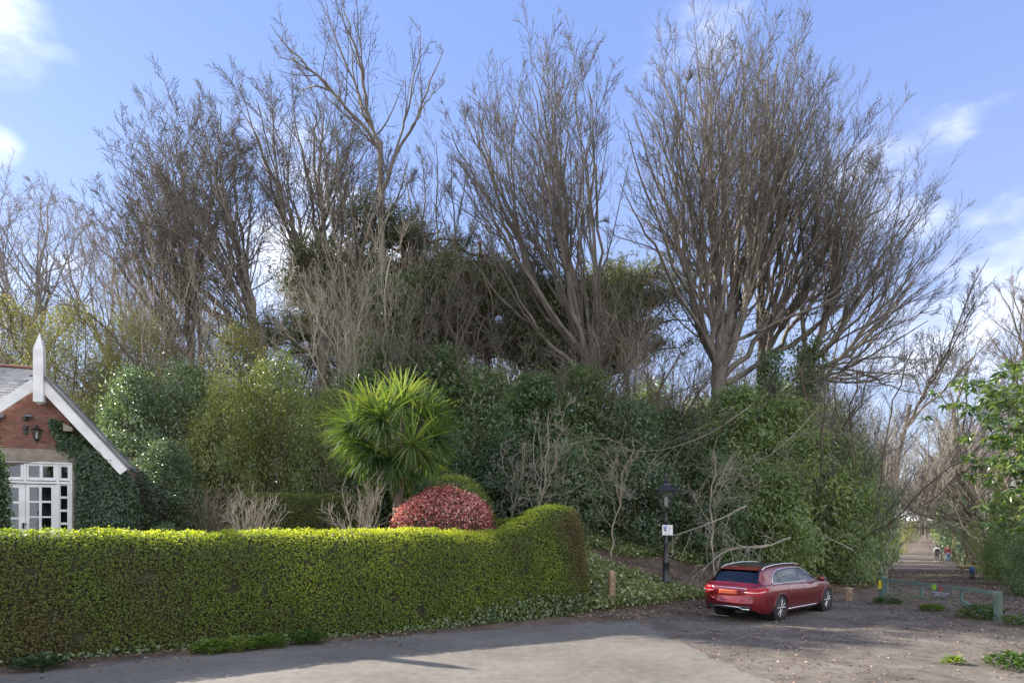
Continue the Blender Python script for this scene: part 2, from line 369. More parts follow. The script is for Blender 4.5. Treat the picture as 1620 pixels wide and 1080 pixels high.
# ------------------------------------------------------------------ setting
def build_ground():
    xs = np.concatenate([[-400, -300, -220, -160, -120, -90, -70], np.arange(-55, 60, .6), [64, 70, 78, 88, 100, 115, 135, 160, 200, 260, 330, 420, 520]])
    ys = np.concatenate([[-60, -35, -20, -10, -4], np.arange(0, 62, .6), [66, 72, 80, 90, 102, 116, 132, 150, 175, 205, 250, 310, 390, 500, 640]])
    X, Y = np.meshgrid(xs, ys, indexing='ij'); z = ground_z(X.ravel(), Y.ravel())
    # the made road and the path are sheets laid over the ground: drop the ground a little beneath them
    P = np.stack([X.ravel(), Y.ravel()], 1); d = np.minimum(-sdist(P, FOOT), sdist(P, RIGHT))
    z = z - .07 * smooth(.5, 1.6, d)
    V = np.stack([X.ravel(), Y.ravel(), z], 1); n = len(ys)
    i, j = np.meshgrid(np.arange(len(xs) - 1), np.arange(n - 1), indexing='ij'); a = (i * n + j).ravel()
    o = mesh_np('ground', V, np.stack([a, a + n, a + n + 1, a + 1], 1), M['soil']); o['kind'] = 'structure'
build_ground()
def lay_sheet(name, poly, z, mat, seed=0, wob=.12, step=.35):
    """flat sheet with an uneven edge"""
    rng = np.random.default_rng(seed); out = []
    for a, b in zip(poly, poly[1:] + poly[:1]):
        a = np.array(a, float); b = np.array(b, float); L = np.hypot(*(b - a)); k = max(1, min(60, int(L / step)))
        for q in range(k): out.append(a + (b - a) * q / k + (rng.normal(0, wob, 2) if q else 0))
    me = bpy.data.meshes.new(name); me.from_pydata([(p[0], p[1], z) for p in out], [], [tuple(range(len(out)))]); me.materials.append(mat)
    o = link(bpy.data.objects.new(name, me)); o['kind'] = 'structure'
    if me.polygons[0].normal.z < 0: me.flip_normals()
    return o
lay_sheet('parking_apron', [(-40, -25), (-20, 1.5), (-9.0, 10.2), (-6.5, 12.1), (-2.8, 14.0), (1.8, 16.2), (4.9, 17.0), (7.8, 19.8), (10.2, 21.6), (13.4, 23.6), (17, 27.4), (19.5, 27.0), (17.5, 20), (16.5, 14), (17, 4), (17, -25)], .0, M['apron'], 1, .1)
lay_sheet('road', [(-40, -26), (-22, -1), (-9.0, 9.9), (-6.5, 11.8), (-2.9, 13.9), (1.0, 15.6), (3.1, 15.9), (3.43, 15.6), (3.75, 12.8), (4.0, 10.7), (4.25, 9.5), (7, -26)], .006, M['asphalt'], 2, .07)

def build_path():
    ys = np.concatenate([np.arange(12, 64, .8), np.arange(64, 250, 5)]); rng = np.random.default_rng(4)
    def xl(y): return np.interp(y, FOOT[9:, 1], FOOT[9:, 0])
    def xr(y): return np.interp(y, RIGHT[1:, 1], RIGHT[1:, 0])
    V = []; K = 15
    for y in ys:
        a, b = (xl(y) if y > 24 else 12.3 - (24 - y) * .12 + .5 * math.sin(y * 1.1)) + .3, xr(y) - .2
        a += rng.normal(0, .12); b += rng.normal(0, .15)
        for k in range(K):
            x = a + (b - a) * k / (K - 1); V.append((x, y, gz(x, y) + .012 + (.02 if y > 60 else 0) - .05 * (k in (0, K - 1))))
    V = np.array(V); i, j = np.meshgrid(np.arange(len(ys) - 1), np.arange(K - 1), indexing='ij'); a = (i * K + j).ravel()
    o = mesh_np('path', V, np.stack([a, a + 1, a + K + 1, a + K], 1), M['dirt']); o['kind'] = 'structure'
build_path()
# garden lawn behind the hedge
def build_lawn():
    xs = np.arange(-30, 1.2, .7); ys = np.arange(8, 30, .7); X, Y = np.meshgrid(xs, ys, indexing='ij')
    P = np.stack([X.ravel(), Y.ravel()], 1); d = sdist(P, FOOT).reshape(X.shape); Z = (ground_z(X.ravel(), Y.ravel()) + .03).reshape(X.shape)
    V = np.stack([X.ravel(), Y.ravel(), Z.ravel()], 1); n = len(ys); Q = []
    for i in range(len(xs) - 1):
        for j in range(n - 1):
            if min(d[i, j], d[i + 1, j + 1]) > 2.4 and d[i, j] < 9: a = i * n + j; Q.append((a, a + n, a + n + 1, a + 1))
    o = mesh_np('lawn', V, np.array(Q), M['lawn']); o['kind'] = 'structure'
build_lawn()

# ------------------------------------------------------------------ leaves
def leaf_arrays(rng, C, Nrm, L, Wd, droop=0.0, T=None):
    n = len(C); Nrm = unit(Nrm)
    if T is None: T = rng.normal(size=(n, 3)); T[:, 2] -= droop
    T = unit(T - Nrm * np.sum(T * Nrm, 1, keepdims=True)); B = np.cross(Nrm, T)
    L = np.broadcast_to(L, (n,))[:, None]; Wd = np.broadcast_to(Wd, (n,))[:, None]
    V = np.stack([C, C + T * L * .45 + B * Wd * .5 + Nrm * Wd * .18, C + T * L - Nrm * L * .08, C + T * L * .45 - B * Wd * .5 + Nrm * Wd * .18], 1)
    a = np.arange(n)[:, None] * 4
    Fc = np.concatenate([a + np.array([[0, 1, 2]]), a + np.array([[0, 2, 3]])])
    return V.reshape(-1, 3), Fc
def leaves(name, rng, C, Nrm, L, Wd, tint, mat, parent=None, droop=0.0, T=None):
    V, Fc = leaf_arrays(rng, C, Nrm, L, Wd, droop, T)
    return mesh_np(name, V, Fc, mat, parent, smoothf=False, attr=np.repeat(np.clip(tint, 0, 1), 4))
def sample(V, Q, n, rng):
    Q = np.asarray(Q); Tt = np.concatenate([Q[:, [0, 1, 2]], Q[:, [0, 2, 3]]]) if Q.shape[1] == 4 else Q
    a, b, c = V[Tt[:, 0]], V[Tt[:, 1]], V[Tt[:, 2]]; nn = np.cross(b - a, c - a); ar = np.linalg.norm(nn, axis=1); nn = unit(nn)
    k = rng.choice(len(Tt), n, p=ar / ar.sum()); u, v = rng.random(n), rng.random(n); f = u + v > 1; u[f] = 1 - u[f]; v[f] = 1 - v[f]
    return a[k] + (b - a)[k] * u[:, None] + (c - a)[k] * v[:, None], nn[k]
def vnoise(P, f, seed=0):
    r = np.random.default_rng(seed); s = np.zeros(len(P))
    for _ in range(6):
        d = unit(r.normal(size=3)) * f * r.uniform(.6, 1.6); s += np.sin(P @ d + r.uniform(0, 6.3))
    return s / 3

def clump_cloud(rng, r, h, nc, per, cr, prof, z0=0.05):
    """leaf positions gathered in sprays through an uneven volume"""
    t = z0 + (1 - z0) * rng.random(nc); ang = rng.random(nc) * 2 * math.pi
    lob = 1 + .16 * np.sin(ang * 2 + rng.uniform(0, 6)) + .14 * np.sin(ang * 3 + t * 6 + rng.uniform(0, 6)) + .12 * np.sin(t * 14 + ang * 2)
    rad = r * prof(t) * lob * (rng.random(nc) ** .28)
    c = np.stack([rad * np.cos(ang), rad * np.sin(ang), t * h], 1)
    out = unit(np.stack([np.cos(ang), np.sin(ang), (t - .45) * 1.6], 1))
    k = np.repeat(np.arange(nc), per); n = len(k)
    size = cr * rng.uniform(.6, 1.4, nc)[k]
    off = rng.normal(size=(n, 3)) * size[:, None] * np.array([1, 1, .6])
    C = c[k] + off; C[:, 2] = np.maximum(C[:, 2], .05)
    Nn = out[k] * .5 + np.array([0, 0, .8]) + rng.normal(size=(n, 3)) * .55
    tn = rng.random(nc)[k] * .5 + rng.random(n) * .5
    return C, Nn, tn, c
def round_p(t): return np.sqrt(np.clip(1 - (np.abs(t - .45) / .62) ** 2.4, .02, 1))
def tall_p(t): return np.clip(np.sin(np.clip(t, .0, 1) ** .7 * math.pi * .93 + .12), .12, 1) ** .6

def stems_mesh(rng, parent, c, r, h, mat, n=9, rad=.05):
    P = []; R = []
    ids = rng.choice(len(c), min(n, len(c)), replace=False)
    for i in ids:
        b = np.array([rng.normal(0, .12 * r), rng.normal(0, .12 * r), -.4]); e = c[i]
        m = b * .45 + e * .55; m[:2] *= .7; t = np.linspace(0, 1, 8)[:, None]
        p = (1 - t) ** 2 * b + 2 * t * (1 - t) * m + t * t * e; p[1:-1] += rng.normal(0, .03 * r, (6, 3))
        P.append(p); R.append(rad * (1 - .8 * t[:, 0]))
    V, Q = tubes(np.array(P), np.array(R), 5)
    return mesh_np('stems', V, Q, mat, parent)

PROTO = {}
def shrub_proto(key, mat, r, h, nc, per, cr, L, Wd, prof, droop=.4, stem=9, stemmat='bark_brown', seed=1, name='shrub'):
    rng = np.random.default_rng(seed)
    C, Nn, tn, c = clump_cloud(rng, r, h, nc, per, cr, prof)
    n = len(C)
    PROTO[key] = dict(args=(C, Nn, L * rng.uniform(.65, 1.25, n), Wd * rng.uniform(.7, 1.2, n), tn, mat, droop, c, r, h, stem, stemmat), name=name, root=None)
def plant(key, label, x, y, height=None, width=None, rz=0, cat='shrub', group=None, z=None, sink=.15):
    p = PROTO[key]; C, Nn, L, Wd, tn, mat, droop, c, r, h, stem, stemmat = p['args']
    if z is None: z = gz(x, y)
    sc = ((width or r * height / h) / r, (width or r * height / h) / r, (height or h) / h)
    if p['root'] is None:
        rng = np.random.default_rng(7)
        root = thing(p['name'], label, cat, (x, y, z - sink), rz, group, sc)
        leaves('foliage', rng, C, Nn, L, Wd, tn, M[mat], root, droop)
        if stem: stems_mesh(rng, root, c, r, h, M[stemmat], stem, .05 * (r / 2) ** .5)
        p['root'] = root; return root
    o = dup(p['root'], label, (x, y, z - sink), rz, sc, group); o['category'] = cat; return o

# ------------------------------------------------------------------ bare trees
def walk(rng, st, di, ln, K, up, wob):
    N = len(st); P = np.empty((N, K, 3)); P[:, 0] = st; d = unit(di); s = (ln / (K - 1))[:, None]
    for k in range(1, K):
        d = unit(d + np.array([0, 0, up / K]) + rng.normal(size=(N, 3)) * wob)
        P[:, k] = P[:, k - 1] + d * s
    return P
def spawn(rng, P, R, ln, cnt, t0, t1, ang, ratio, taper=.55, rr=.62, rmin=.004, flat=1):
    N, K, _ = P.shape; k = np.repeat(np.arange(N), cnt); n = len(k)
    t = t0 + (t1 - t0) * ((np.tile(np.arange(cnt), N) + rng.random(n)) / cnt)
    f = t * (K - 1); i = np.minimum(f.astype(int), K - 2); fr = (f - i)[:, None]
    st = P[k, i] * (1 - fr) + P[k, i + 1] * fr; tg = unit(P[k, i + 1] - P[k, i])
    pe = unit(np.cross(tg, rng.normal(size=(n, 3)))); a = np.radians(ang) * rng.uniform(.6, 1.4, n)[:, None]
    di = tg * np.cos(a) + pe * np.sin(a)
    L = ln[k] * ratio * (1 - taper * t) * rng.uniform(.6, 1.3, n)
    r0 = np.maximum((R[k, i] * (1 - fr[:, 0]) + R[k, i + 1] * fr[:, 0]) * rr, rmin)
    return st, di, L, r0
def limb(rng, b, e, K, r0, r1, wob, cxy=.6, cz=.35):
    b = np.array(b, float); e = np.array(e, float); d = e - b
    m = b + d * np.array([cxy, cxy, cz]); t = np.linspace(0, 1, K)[:, None]
    p = (1 - t) ** 2 * b + 2 * t * (1 - t) * m + t * t * e
    w = np.cumsum(rng.normal(0, 1, (K, 3)), 0); w -= w[0]; w -= t * w[-1]
    p = p + w * wob * np.linalg.norm(d) / K
    return p, r1 + (r0 - r1) * (1 - t[:, 0]) ** .8
def bare_tree(root, rng, trunk, limbs, bark, twig, c1=10, c2=7, c3=5, a=(34, 38, 40), up=(.7, .45, .3), ratio=(.60, .42, .5), rt=.008, levels=3, wob=.035,
              env=None, lmax=8.5):
    """trunk: list of (polyline, radii); limbs: list of (polyline, radii) with equal point counts"""
    V0 = []; Q0 = []; n0 = 0
    for p, r in trunk:
        v, q = tubes(np.asarray(p)[None], np.asarray(r)[None], 10); V0.append(v); Q0.append(q + n0); n0 += len(v)
    P = np.array([l[0] for l in limbs]); R = np.array([l[1] for l in limbs])
    v, q = tubes(P, R, 7); V0.append(v); Q0.append(q + n0)
    tr = mesh_np('trunk', np.concatenate(V0), np.concatenate(Q0), bark, root)
    ln = np.linalg.norm(np.diff(P, axis=1), axis=2).sum(1)
    Vs = []; Qs = []; n = 0; tips = []
    spec = [(c1, 7, 5, wob, .12, .97), (c2, 5, 3, wob * 1.2, .15, 1.0), (c3, 3, 3, wob * 1.6, .15, 1.0)]
    for lv in range(levels):
        cnt, K, sd_, wb, t0, t1 = spec[lv]
        st, di, L, r0 = spawn(rng, P, R, ln, cnt, t0, t1, a[lv], ratio[lv], (.62, .5, .4)[lv], .5, rt)
        L = np.clip(L, .25, lmax)
        if lv == levels - 1: L = np.clip(L, .3, 1.3)
        if env is not None:
            dd_ = unit(di + np.array([0, 0, up[lv] * .45]))
            for _ in range(7):
                bad = env(st + dd_ * L[:, None]) > 1.0 + .03 * rng.normal(size=len(L)); L = np.where(bad & (L > .3), L * .72, L)
            kp = ~((env(st + dd_ * L[:, None]) > 1.12) & (rng.random(len(L)) < .85)); st, di, L, r0 = st[kp], di[kp], L[kp], r0[kp]
        P = walk(rng, st, di, L, K, up[lv], wb); tt = np.linspace(0, 1, K)[None]
        R = np.maximum(r0[:, None] * (1 - .75 * tt), rt * .75); ln = L
        v, q = tubes(P, R, sd_); Vs.append(v); Qs.append(q + n); n += len(v); tips.append(P)
    mesh_np('crown', np.concatenate(Vs), np.concatenate(Qs), twig, root)
    return P
def hero(name, label, cat, bx, Y, r, fork, targets, seed, bark='bark_grey', twig='twig', lean=0, dep=3.5, cxy=.55, cz=.42, lr=.125, base_z=None, group=None, forkjit=1.0, pull=.87, dbl=0, **kw):
    """bx: photo column of the trunk foot, fork: (column,row) of the crotch, targets: (column,row[,depth]) the limbs reach"""
    rng = np.random.default_rng(seed); x = X_at(bx, Y); z = gz(x, Y) if base_z is None else base_z
    root = thing(name, label, cat, (x, Y, z), 0, group); o = np.array([x, Y, z])
    fk = np.array([X_at(fork[0], Y), Y, Z_at(fork[1], Y)]) - o
    t = np.linspace(-.04, 1, 12)[:, None]; tp = t * fk + np.sin(t * 5) * np.array([.12, .1, 0]) * r * 2
    tr = r * (1.0 - .32 * t[:, 0]) + r * .5 * np.exp(-np.clip(t[:, 0], 0, 1) * 14)
    L = []; E = []
    if dbl: targets = list(targets) + [((a_[0] + b_[0]) / 2 + rng.normal(0, 6), (a_[1] + b_[1]) / 2 - 6 + rng.normal(0, 6)) for a_, b_ in zip(targets, targets[1:]) if math.hypot(a_[0] - b_[0], a_[1] - b_[1]) < 125]
    for tg in targets:
        dy = tg[2] if len(tg) > 2 else rng.normal(0, dep)
        Yt = Y + dy; e = np.array([X_at(tg[0], Yt), Yt, Z_at(tg[1], Yt)]) - o
        E.append(fk + (e - fk) * np.array([pull + .09, pull + .09, pull + .06]))
    E = np.array(E); ctr_ = fk + (E.mean(0) - fk) * .6; ctr_[1] = E[:, 1].mean(); D_ = E - ctr_; th_ = np.arctan2(D_[:, 2], D_[:, 0]); rr_ = np.hypot(D_[:, 0], D_[:, 2]); bins = np.linspace(-math.pi, math.pi, 37)[:-1]
    RB = np.array([max([.6] + [r_ * (1 - .35 * (abs((t_ - b_ + math.pi) % (2 * math.pi) - math.pi) / .45) ** 2) for t_, r_ in zip(th_, rr_) if abs((t_ - b_ + math.pi) % (2 * math.pi) - math.pi) < .45]) for b_ in bins])
    RB = np.where(RB < 1, np.median(rr_) * .8, RB); RB = .25 * np.roll(RB, 1) + .5 * RB + .25 * np.roll(RB, -1); RY = max(np.abs(E[:, 1] - ctr_[1]).max(), rr_.max() * .55)
    def env(p):
        q = p - ctr_; t_ = np.arctan2(q[:, 2], q[:, 0]); R_ = np.interp(t_, np.append(bins, math.pi), np.append(RB, RB[0])) * 1.06
        return (np.hypot(q[:, 0], q[:, 2]) / R_) ** 2 + (q[:, 1] / RY) ** 2
    prim = list(range(0, len(E), 4)); prim = prim + [len(E) - 1] if (len(E) - 1) % 4 > 1 else prim
    def radius(ll): return lr * (ll / 12) ** .7 * rng.uniform(.75, 1.1)
    for i in prim:
        u = rng.uniform(1 - .28 * forkjit, 1.0); b = fk * u + np.sin(u * 5) * np.array([.12, .1, 0]) * r * 2
        L.append(limb(rng, b, E[i], 16, min(r * .55, radius(np.linalg.norm(E[i] - b)) * 1.25), .014, .14, cxy, cz))
    pe = np.array([E[i] for i in prim]); npz = len(L)
    for i in range(len(E)):
        if i in prim: continue
        k = int(np.argmin(np.linalg.norm(pe - E[i], axis=1))); p0, r0 = L[k]; j = int(rng.integers(2, 8))
        b = p0[j]; tdir = unit(p0[j + 1] - p0[j]); d = E[i] - b; ll = np.linalg.norm(d)
        m = b + tdir * ll * .42; t = np.linspace(0, 1, 16)[:, None]; p = (1 - t) ** 2 * b + 2 * t * (1 - t) * m + t * t * E[i]
        w = np.cumsum(rng.normal(0, 1, (16, 3)), 0); w -= w[0]; w -= t * w[-1]; p = p + w * .14 * ll / 16
        rr = .014 + (min(r0[j] * .8, radius(ll)) - .014) * (1 - t[:, 0]) ** .8; L.append((p, rr))
    bare_tree(root, rng, [(tp, tr)], L, M[bark], M[twig], env=env, **kw)
    return root

# right-hand pair, the big fan of fine branches
hero('bare_tree', 'huge bare tree with a tall fan of ascending branches behind the red car', 'tree', 1133, 30, .46, (1140, 545),
     [(985, 180), (1003, 110), (1040, 78), (1072, 70), (1105, 62), (1140, 55), (1172, 42), (1205, 30), (1238, 45), (1268, 70), (1296, 110), (1322, 165), (972, 270), (968, 360),
      (1345, 235), (1020, 230), (1060, 160), (1110, 150), (1160, 130), (1215, 130), (1255, 180), (1010, 330), (1290, 260), (1085, 260), (1190, 230), (1240, 300), (1330, 330), (1140, 240), (1365, 300), (1300, 190), (1230, 180), (1400, 330), (1425, 400), (1385, 450), (1010, 430), (1330, 480)],
     11, dbl=1, c1=6, c2=7, c3=6, rt=.0100, dep=4.0, forkjit=.8, a=(26, 32, 36))
hero('bare_tree', 'wide bare tree leaning right with ivy round its trunk, beside the huge one', 'tree', 1262, 31.5, .36, (1275, 560),
     [(1375, 250), (1400, 235), (1432, 290), (1468, 300), (1490, 350), (1505, 420), (1500, 480), (1480, 540), (1350, 210), (1325, 240), (1395, 330), (1440, 380), (1450, 450), (1425, 520),
      (1375, 400), (1340, 330), (1460, 600), (1500, 560), (1300, 300), (1235, 330), (1410, 590), (1385, 290), (1360, 260), (1470, 400), (1345, 480), (1490, 640)],
     12, dbl=1, c1=5, c2=7, c3=5, rt=.0085, dep=4.0, cz=.40, forkjit=.7, a=(26, 32, 36))
hero('bare_tree', 'many-stemmed bare tree whose limbs sweep up and left above the clipped hedge end', 'tree', 948, 29, .34, (940, 545),
     [(705, 190), (725, 150), (760, 125), (795, 110), (830, 92), (856, 76), (880, 70), (905, 82), (928, 100), (940, 160), (700, 300), (745, 260), (800, 220), (850, 180), (900, 200),
      (950, 250), (720, 390), (790, 330), (860, 300), (965, 330)],
     13, dbl=1, c1=5, c2=8, c3=6, rt=.0100, dep=3.0, forkjit=.8, a=(26, 32, 36), lr=.10, cxy=.52, cz=.46)
hero('bare_tree', 'slim bare tree filling the dome between the huge tree and the ivy-clad one', 'tree', 1195, 33, .26, (1205, 560),
     [(1180, 110), (1230, 90), (1270, 100), (1305, 130), (1335, 170), (1360, 205), (1385, 240), (1410, 280), (1250, 170), (1300, 220), (1350, 290), (1220, 200), (1395, 350), (1280, 320), (1330, 400)],
     23, dbl=1, c1=5, c2=8, c3=6, rt=.0105, dep=3, lr=.13, cxy=.5, cz=.45, a=(26, 32, 36))
hero('bare_tree', 'fine-twigged bare tree between the left oak and the hazy trees', 'tree', 300, 34, .26, (305, 530),
     [(150, 300), (175, 275), (205, 245), (240, 215), (275, 200), (315, 185), (350, 175), (140, 370), (190, 340), (250, 300), (310, 270), (370, 230), (160, 440), (400, 200)],
     24, dbl=1, lmax=5.5, c1=6, c2=8, c3=6, rt=.0105, dep=3, lr=.14, cxy=.5, cz=.45, up=(.4, .3, .2))
# slender top-pruned tree in front
hero('young_tree', 'slender bare tree with one straight grey stem rising above all its neighbours', 'tree', 612, 30, .2, (603, 225),
     [(432, 38, -1), (440, 88, 1), (470, 150, 2), (515, -8, 0), (540, -20, 1), (560, -30, -1), (552, 40, 2), (662, 36, 0), (700, 78, -1), (690, 130, 1), (640, 120, -2), (500, 130, -2)],
     14, bark='bark_grey', c1=7, c2=4, c3=3, rt=.010, forkjit=.5, lr=.13, cxy=.45, cz=.42, pull=.93, wob=.05, up=(.7, .8, .4), a=(38, 45, 45))
# left groups
hero('bare_tree', 'bare oak with branches sweeping up to the left, left of the straight grey stem', 'tree', 400, 31, .34, (420, 520),
     [(165, 262), (200, 225), (238, 190), (275, 170), (310, 152), (180, 330), (225, 290), (275, 250), (330, 220), (345, 135), (375, 200), (160, 400), (240, 370), (310, 310), (400, 260)],
     15, dbl=1, lmax=5.5, up=(.4, .3, .2), c1=6, c2=9, c3=6, rt=.0105, dep=3, cxy=.5, cz=.5, lr=.13)
hero('bare_tree', 'dark crooked bare oak right behind the straight grey stem', 'tree', 510, 32, .4, (515, 500),
     [(360, 125), (400, 130), (432, 125), (468, 135), (500, 140), (530, 150), (565, 180), (600, 200), (640, 215), (665, 250), (430, 220), (480, 220), (540, 240), (600, 290), (670, 330), (380, 200)],
     16, dbl=1, lmax=5.5, up=(.4, .3, .2), c1=6, c2=9, c3=6, rt=.0105, dep=3, cxy=.5, cz=.5, lr=.13, wob=.08)
hero('bare_tree', 'bare tree filling the gap just right of the straight grey stem', 'tree', 700, 34, .26, (690, 520),
     [(640, 230), (665, 215), (690, 200), (715, 230), (740, 260), (620, 300), (680, 300), (760, 330), (600, 380)], 17, c1=10, c2=7, c3=5, rt=.009, dep=3)
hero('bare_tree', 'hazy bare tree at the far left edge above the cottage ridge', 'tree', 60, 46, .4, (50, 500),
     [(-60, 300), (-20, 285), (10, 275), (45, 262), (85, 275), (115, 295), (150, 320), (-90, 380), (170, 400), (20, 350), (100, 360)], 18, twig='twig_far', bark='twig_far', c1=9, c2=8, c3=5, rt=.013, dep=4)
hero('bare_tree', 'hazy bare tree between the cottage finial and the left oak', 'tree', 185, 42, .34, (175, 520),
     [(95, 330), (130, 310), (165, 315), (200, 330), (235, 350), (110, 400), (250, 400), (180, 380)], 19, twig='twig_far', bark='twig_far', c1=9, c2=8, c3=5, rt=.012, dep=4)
# right edge
hero('mossy_tree', 'mossy tree by the log bench with long level branches over the path', 'tree', 1573, 38, .36, (1558, 815),
     [(1395, 790, -3), (1420, 770, 2), (1440, 700, -2), (1475, 640, 0), (1500, 600, 2), (1530, 560, -1), (1560, 500, 1), (1600, 540, 2), (1450, 745, -5), (1480, 690, 3), (1640, 600, 0)],
     20, bark='bark_mossy', c1=10, c2=7, c3=4, rt=.008, forkjit=.9, cxy=.55, cz=.35, lr=.2, dep=2, wob=.09, up=(.5, .5, .3), base_z=None)
hero('bare_tree', 'bare tree cut by the right edge of the picture above the big-leaved shrub', 'tree', 1690, 36, .3, (1670, 700),
     [(1575, 430), (1600, 400), (1630, 400), (1560, 520), (1590, 560), (1550, 600), (1660, 420), (1580, 640), (1700, 450)], 21, c1=9, c2=8, c3=5, rt=.0085, dep=3)
hero('young_tree', 'thin bare tree rising right of the wide leaning tree, its tips open to the sky', 'tree', 1385, 34, .15, (1440, 640),
     [(1570, 390), (1555, 450), (1530, 470), (1450, 520), (1590, 500), (1420, 560), (1510, 560), (1560, 590), (1475, 610)], 22, c1=8, c2=6, c3=6, rt=.009, dep=2, lr=.1, base_z=.3)

# generic bare trees for the wood behind
def generic_tree(key, seed, h, spread, r, name, bark, twig, nl=13, c1=9, c2=7, c3=4, rt=.012, fork=.35, multi=1):
    rng = np.random.default_rng(seed); PROTO[key] = dict(root=None, name=name, build=(seed, h, spread, r, bark, twig, nl, c1, c2, c3, rt, fork, multi), h=h)
def put_tree(key, label, x, y, height, rz=0, group=None, cat='tree', z=None, wide=1):
    p = PROTO[key]; s = height / p['h']; z = gz(x, y) if z is None else z
    if p['root'] is None:
        seed, h, spread, r, bark, twig, nl, c1, c2, c3, rt, fork, multi = p['build']; rng = np.random.default_rng(seed)
        root = thing(p['name'], label, cat, (x, y, z), rz, group, (s * wide, s * wide, s)); T = []; L = []
        for m in range(multi):
            a = rng.uniform(0, 6.3); off = np.array([math.cos(a), math.sin(a), 0]) * (spread * .18 if multi > 1 else 0)
            fk = np.array([0, 0, h * fork]) + off; t = np.linspace(-.05, 1, 8)[:, None]
            T.append((t * fk + rng.normal(0, .03 * h * .1, (8, 3)), r * (1.1 - .4 * t[:, 0]) / multi ** .5))
            for i in range(max(2, nl // multi)):
                b = fk * rng.uniform(.6, 1); an = i * 2.4 + rng.uniform(-.4, .4); u = rng.random()
                e = np.array([math.cos(an) * spread * (.25 + .75 * u), math.sin(an) * spread * (.25 + .75 * u), h * (1 - .45 * u * u) * rng.uniform(.88, 1)]) + off
                L.append(limb(rng, b, e, 12, r * .3 / multi ** .5, .015, .25, .55, .45))
        bare_tree(root, rng, T, L, M[bark], M[twig], c1=c1, c2=c2, c3=c3, rt=rt)
        p['root'] = root; return root
    o = dup(p['root'], label, (x, y, z), rz, (s * wide, s * wide, s), group); o['category'] = cat; return o
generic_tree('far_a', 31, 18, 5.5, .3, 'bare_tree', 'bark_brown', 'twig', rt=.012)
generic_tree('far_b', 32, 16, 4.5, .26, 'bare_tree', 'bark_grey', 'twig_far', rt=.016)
generic_tree('tangle', 33, 7, 3.6, .13, 'bare_shrub', 'bark_pale', 'bark_pale', nl=14, c1=9, c2=6, c3=4, rt=.0045, fork=.12, multi=5)
generic_tree('tangle_b', 34, 5.5, 3.4, .1, 'bare_shrub', 'bark_brown', 'twig', nl=12, c1=9, c2=6, c3=4, rt=.005, fork=.12, multi=4)

rng = np.random.default_rng(50)
FARG = 'bare trees of the wood far behind'
for i in range(34):                                             # far wood, left of the path
    px = -250 + i * 55 + rng.uniform(-25, 25); Y = rng.uniform(46, 80)
    x = X_at(px, Y)
    if sdist(np.array([[x, Y]]), FOOT)[0] < 3: continue
    put_tree(('far_a', 'far_b')[i % 2], 'tall bare tree deep in the wood behind the evergreen shrubs', x, Y, rng.uniform(13, 19), rng.uniform(0, 6.3), FARG)
PG = 'bare trees lining the far path'
for i in range(18):                                             # avenue down the path
    side = i % 2; Y = 47 + 8.0 * i + rng.uniform(-2, 2)
    x = (np.interp(Y, FOOT[:, 1], FOOT[:, 0]) - rng.uniform(1.0, 4.5)) if side else (np.interp(Y, RIGHT[:, 1], RIGHT[:, 0]) + rng.uniform(1.0, 5))
    put_tree(('far_b', 'far_a')[side], 'bare tree along the left side of the receding path' if side else 'bare tree along the right side of the receding path', x, Y,
             rng.uniform(12, 17), rng.uniform(0, 6.3), 'bare trees along the left of the far path' if side else 'bare trees along the right of the far path')
for i in range(8):
    Y = 165 + rng.uniform(0, 60); x = X_at(1405 + i * 20, Y)
    put_tree('far_b', 'bare tree closing the view at the far end of the path', x, Y, rng.uniform(14, 20), rng.uniform(0, 6.3), 'bare trees at the far end of the path')
TG = [(60, 500, 31, 'pale tangle of bare twigs directly behind the cottage ridge'), (190, 450, 33, 'pale bare scrub left of the oak, over the yellow-green bushes'),
      (300, 430, 32, 'pale bare scrub below the left oak branches'), (420, 420, 32.5, 'pale bare scrub under the middle of the left oak'), (520, 470, 34.5, 'pale bare scrub round the crooked oak trunk'),
      (630, 410, 35.5, 'pale bare scrub in front of the dark pine, right of the straight stem'), (740, 430, 36, 'pale bare scrub below the gap between the two crowns'),
      (850, 460, 31.5, 'pale bare scrub left of the many-stemmed trunk'), (1010, 520, 31, 'bare scrub between the many-stemmed and the huge tree'), (1330, 560, 28, 'bare scrub right of the ivy-clad trunk'),
      (1400, 620, 30, 'bare scrub over the left verge of the path'), (130, 560, 27, 'low pale twigs behind the right roof slope')]
TG += [(0, 500, 33, 'grey bare scrub at the left edge behind the cottage'), (110, 430, 35, 'grey bare scrub between the two hazy trees'), (250, 400, 34, 'fine bare scrub in the lower left of the left oak crown'),
       (480, 400, 36, 'fine bare scrub filling the crooked oak crown from below'), (640, 400, 30, 'pale bare scrub veiling the dark spreading pines'), (880, 430, 29.5, 'pale bare scrub veiling the pine behind the many-stemmed trunk'), (570, 480, 30, 'bare scrub behind the top left of the palm crown'),
       (680, 500, 30, 'bare scrub above the right half of the palm crown'), (790, 490, 36, 'fine bare scrub left of the many-stemmed tree, further back'), (910, 540, 31, 'bare scrub in front of the many-stemmed trunk'),
       (1080, 560, 31.5, 'bare scrub left of the huge trunk'), (1190, 570, 32.5, 'bare scrub between the huge trunk and the ivy-clad one'), (1392, 660, 33, 'bare scrub arching from the left bank over the path'),  (1560, 700, 45, 'bare scrub behind the mossy tree'),
       (1612, 640, 33, 'bare scrub at the right edge behind the gate')]
for i, (px, py, Y, lab) in enumerate(TG):
    x = X_at(px, Y); put_tree(('tangle', 'tangle_b')[i % 2], lab, x, Y, Z_at(py, Y) - gz(x, Y), i * 1.3, cat='shrub')

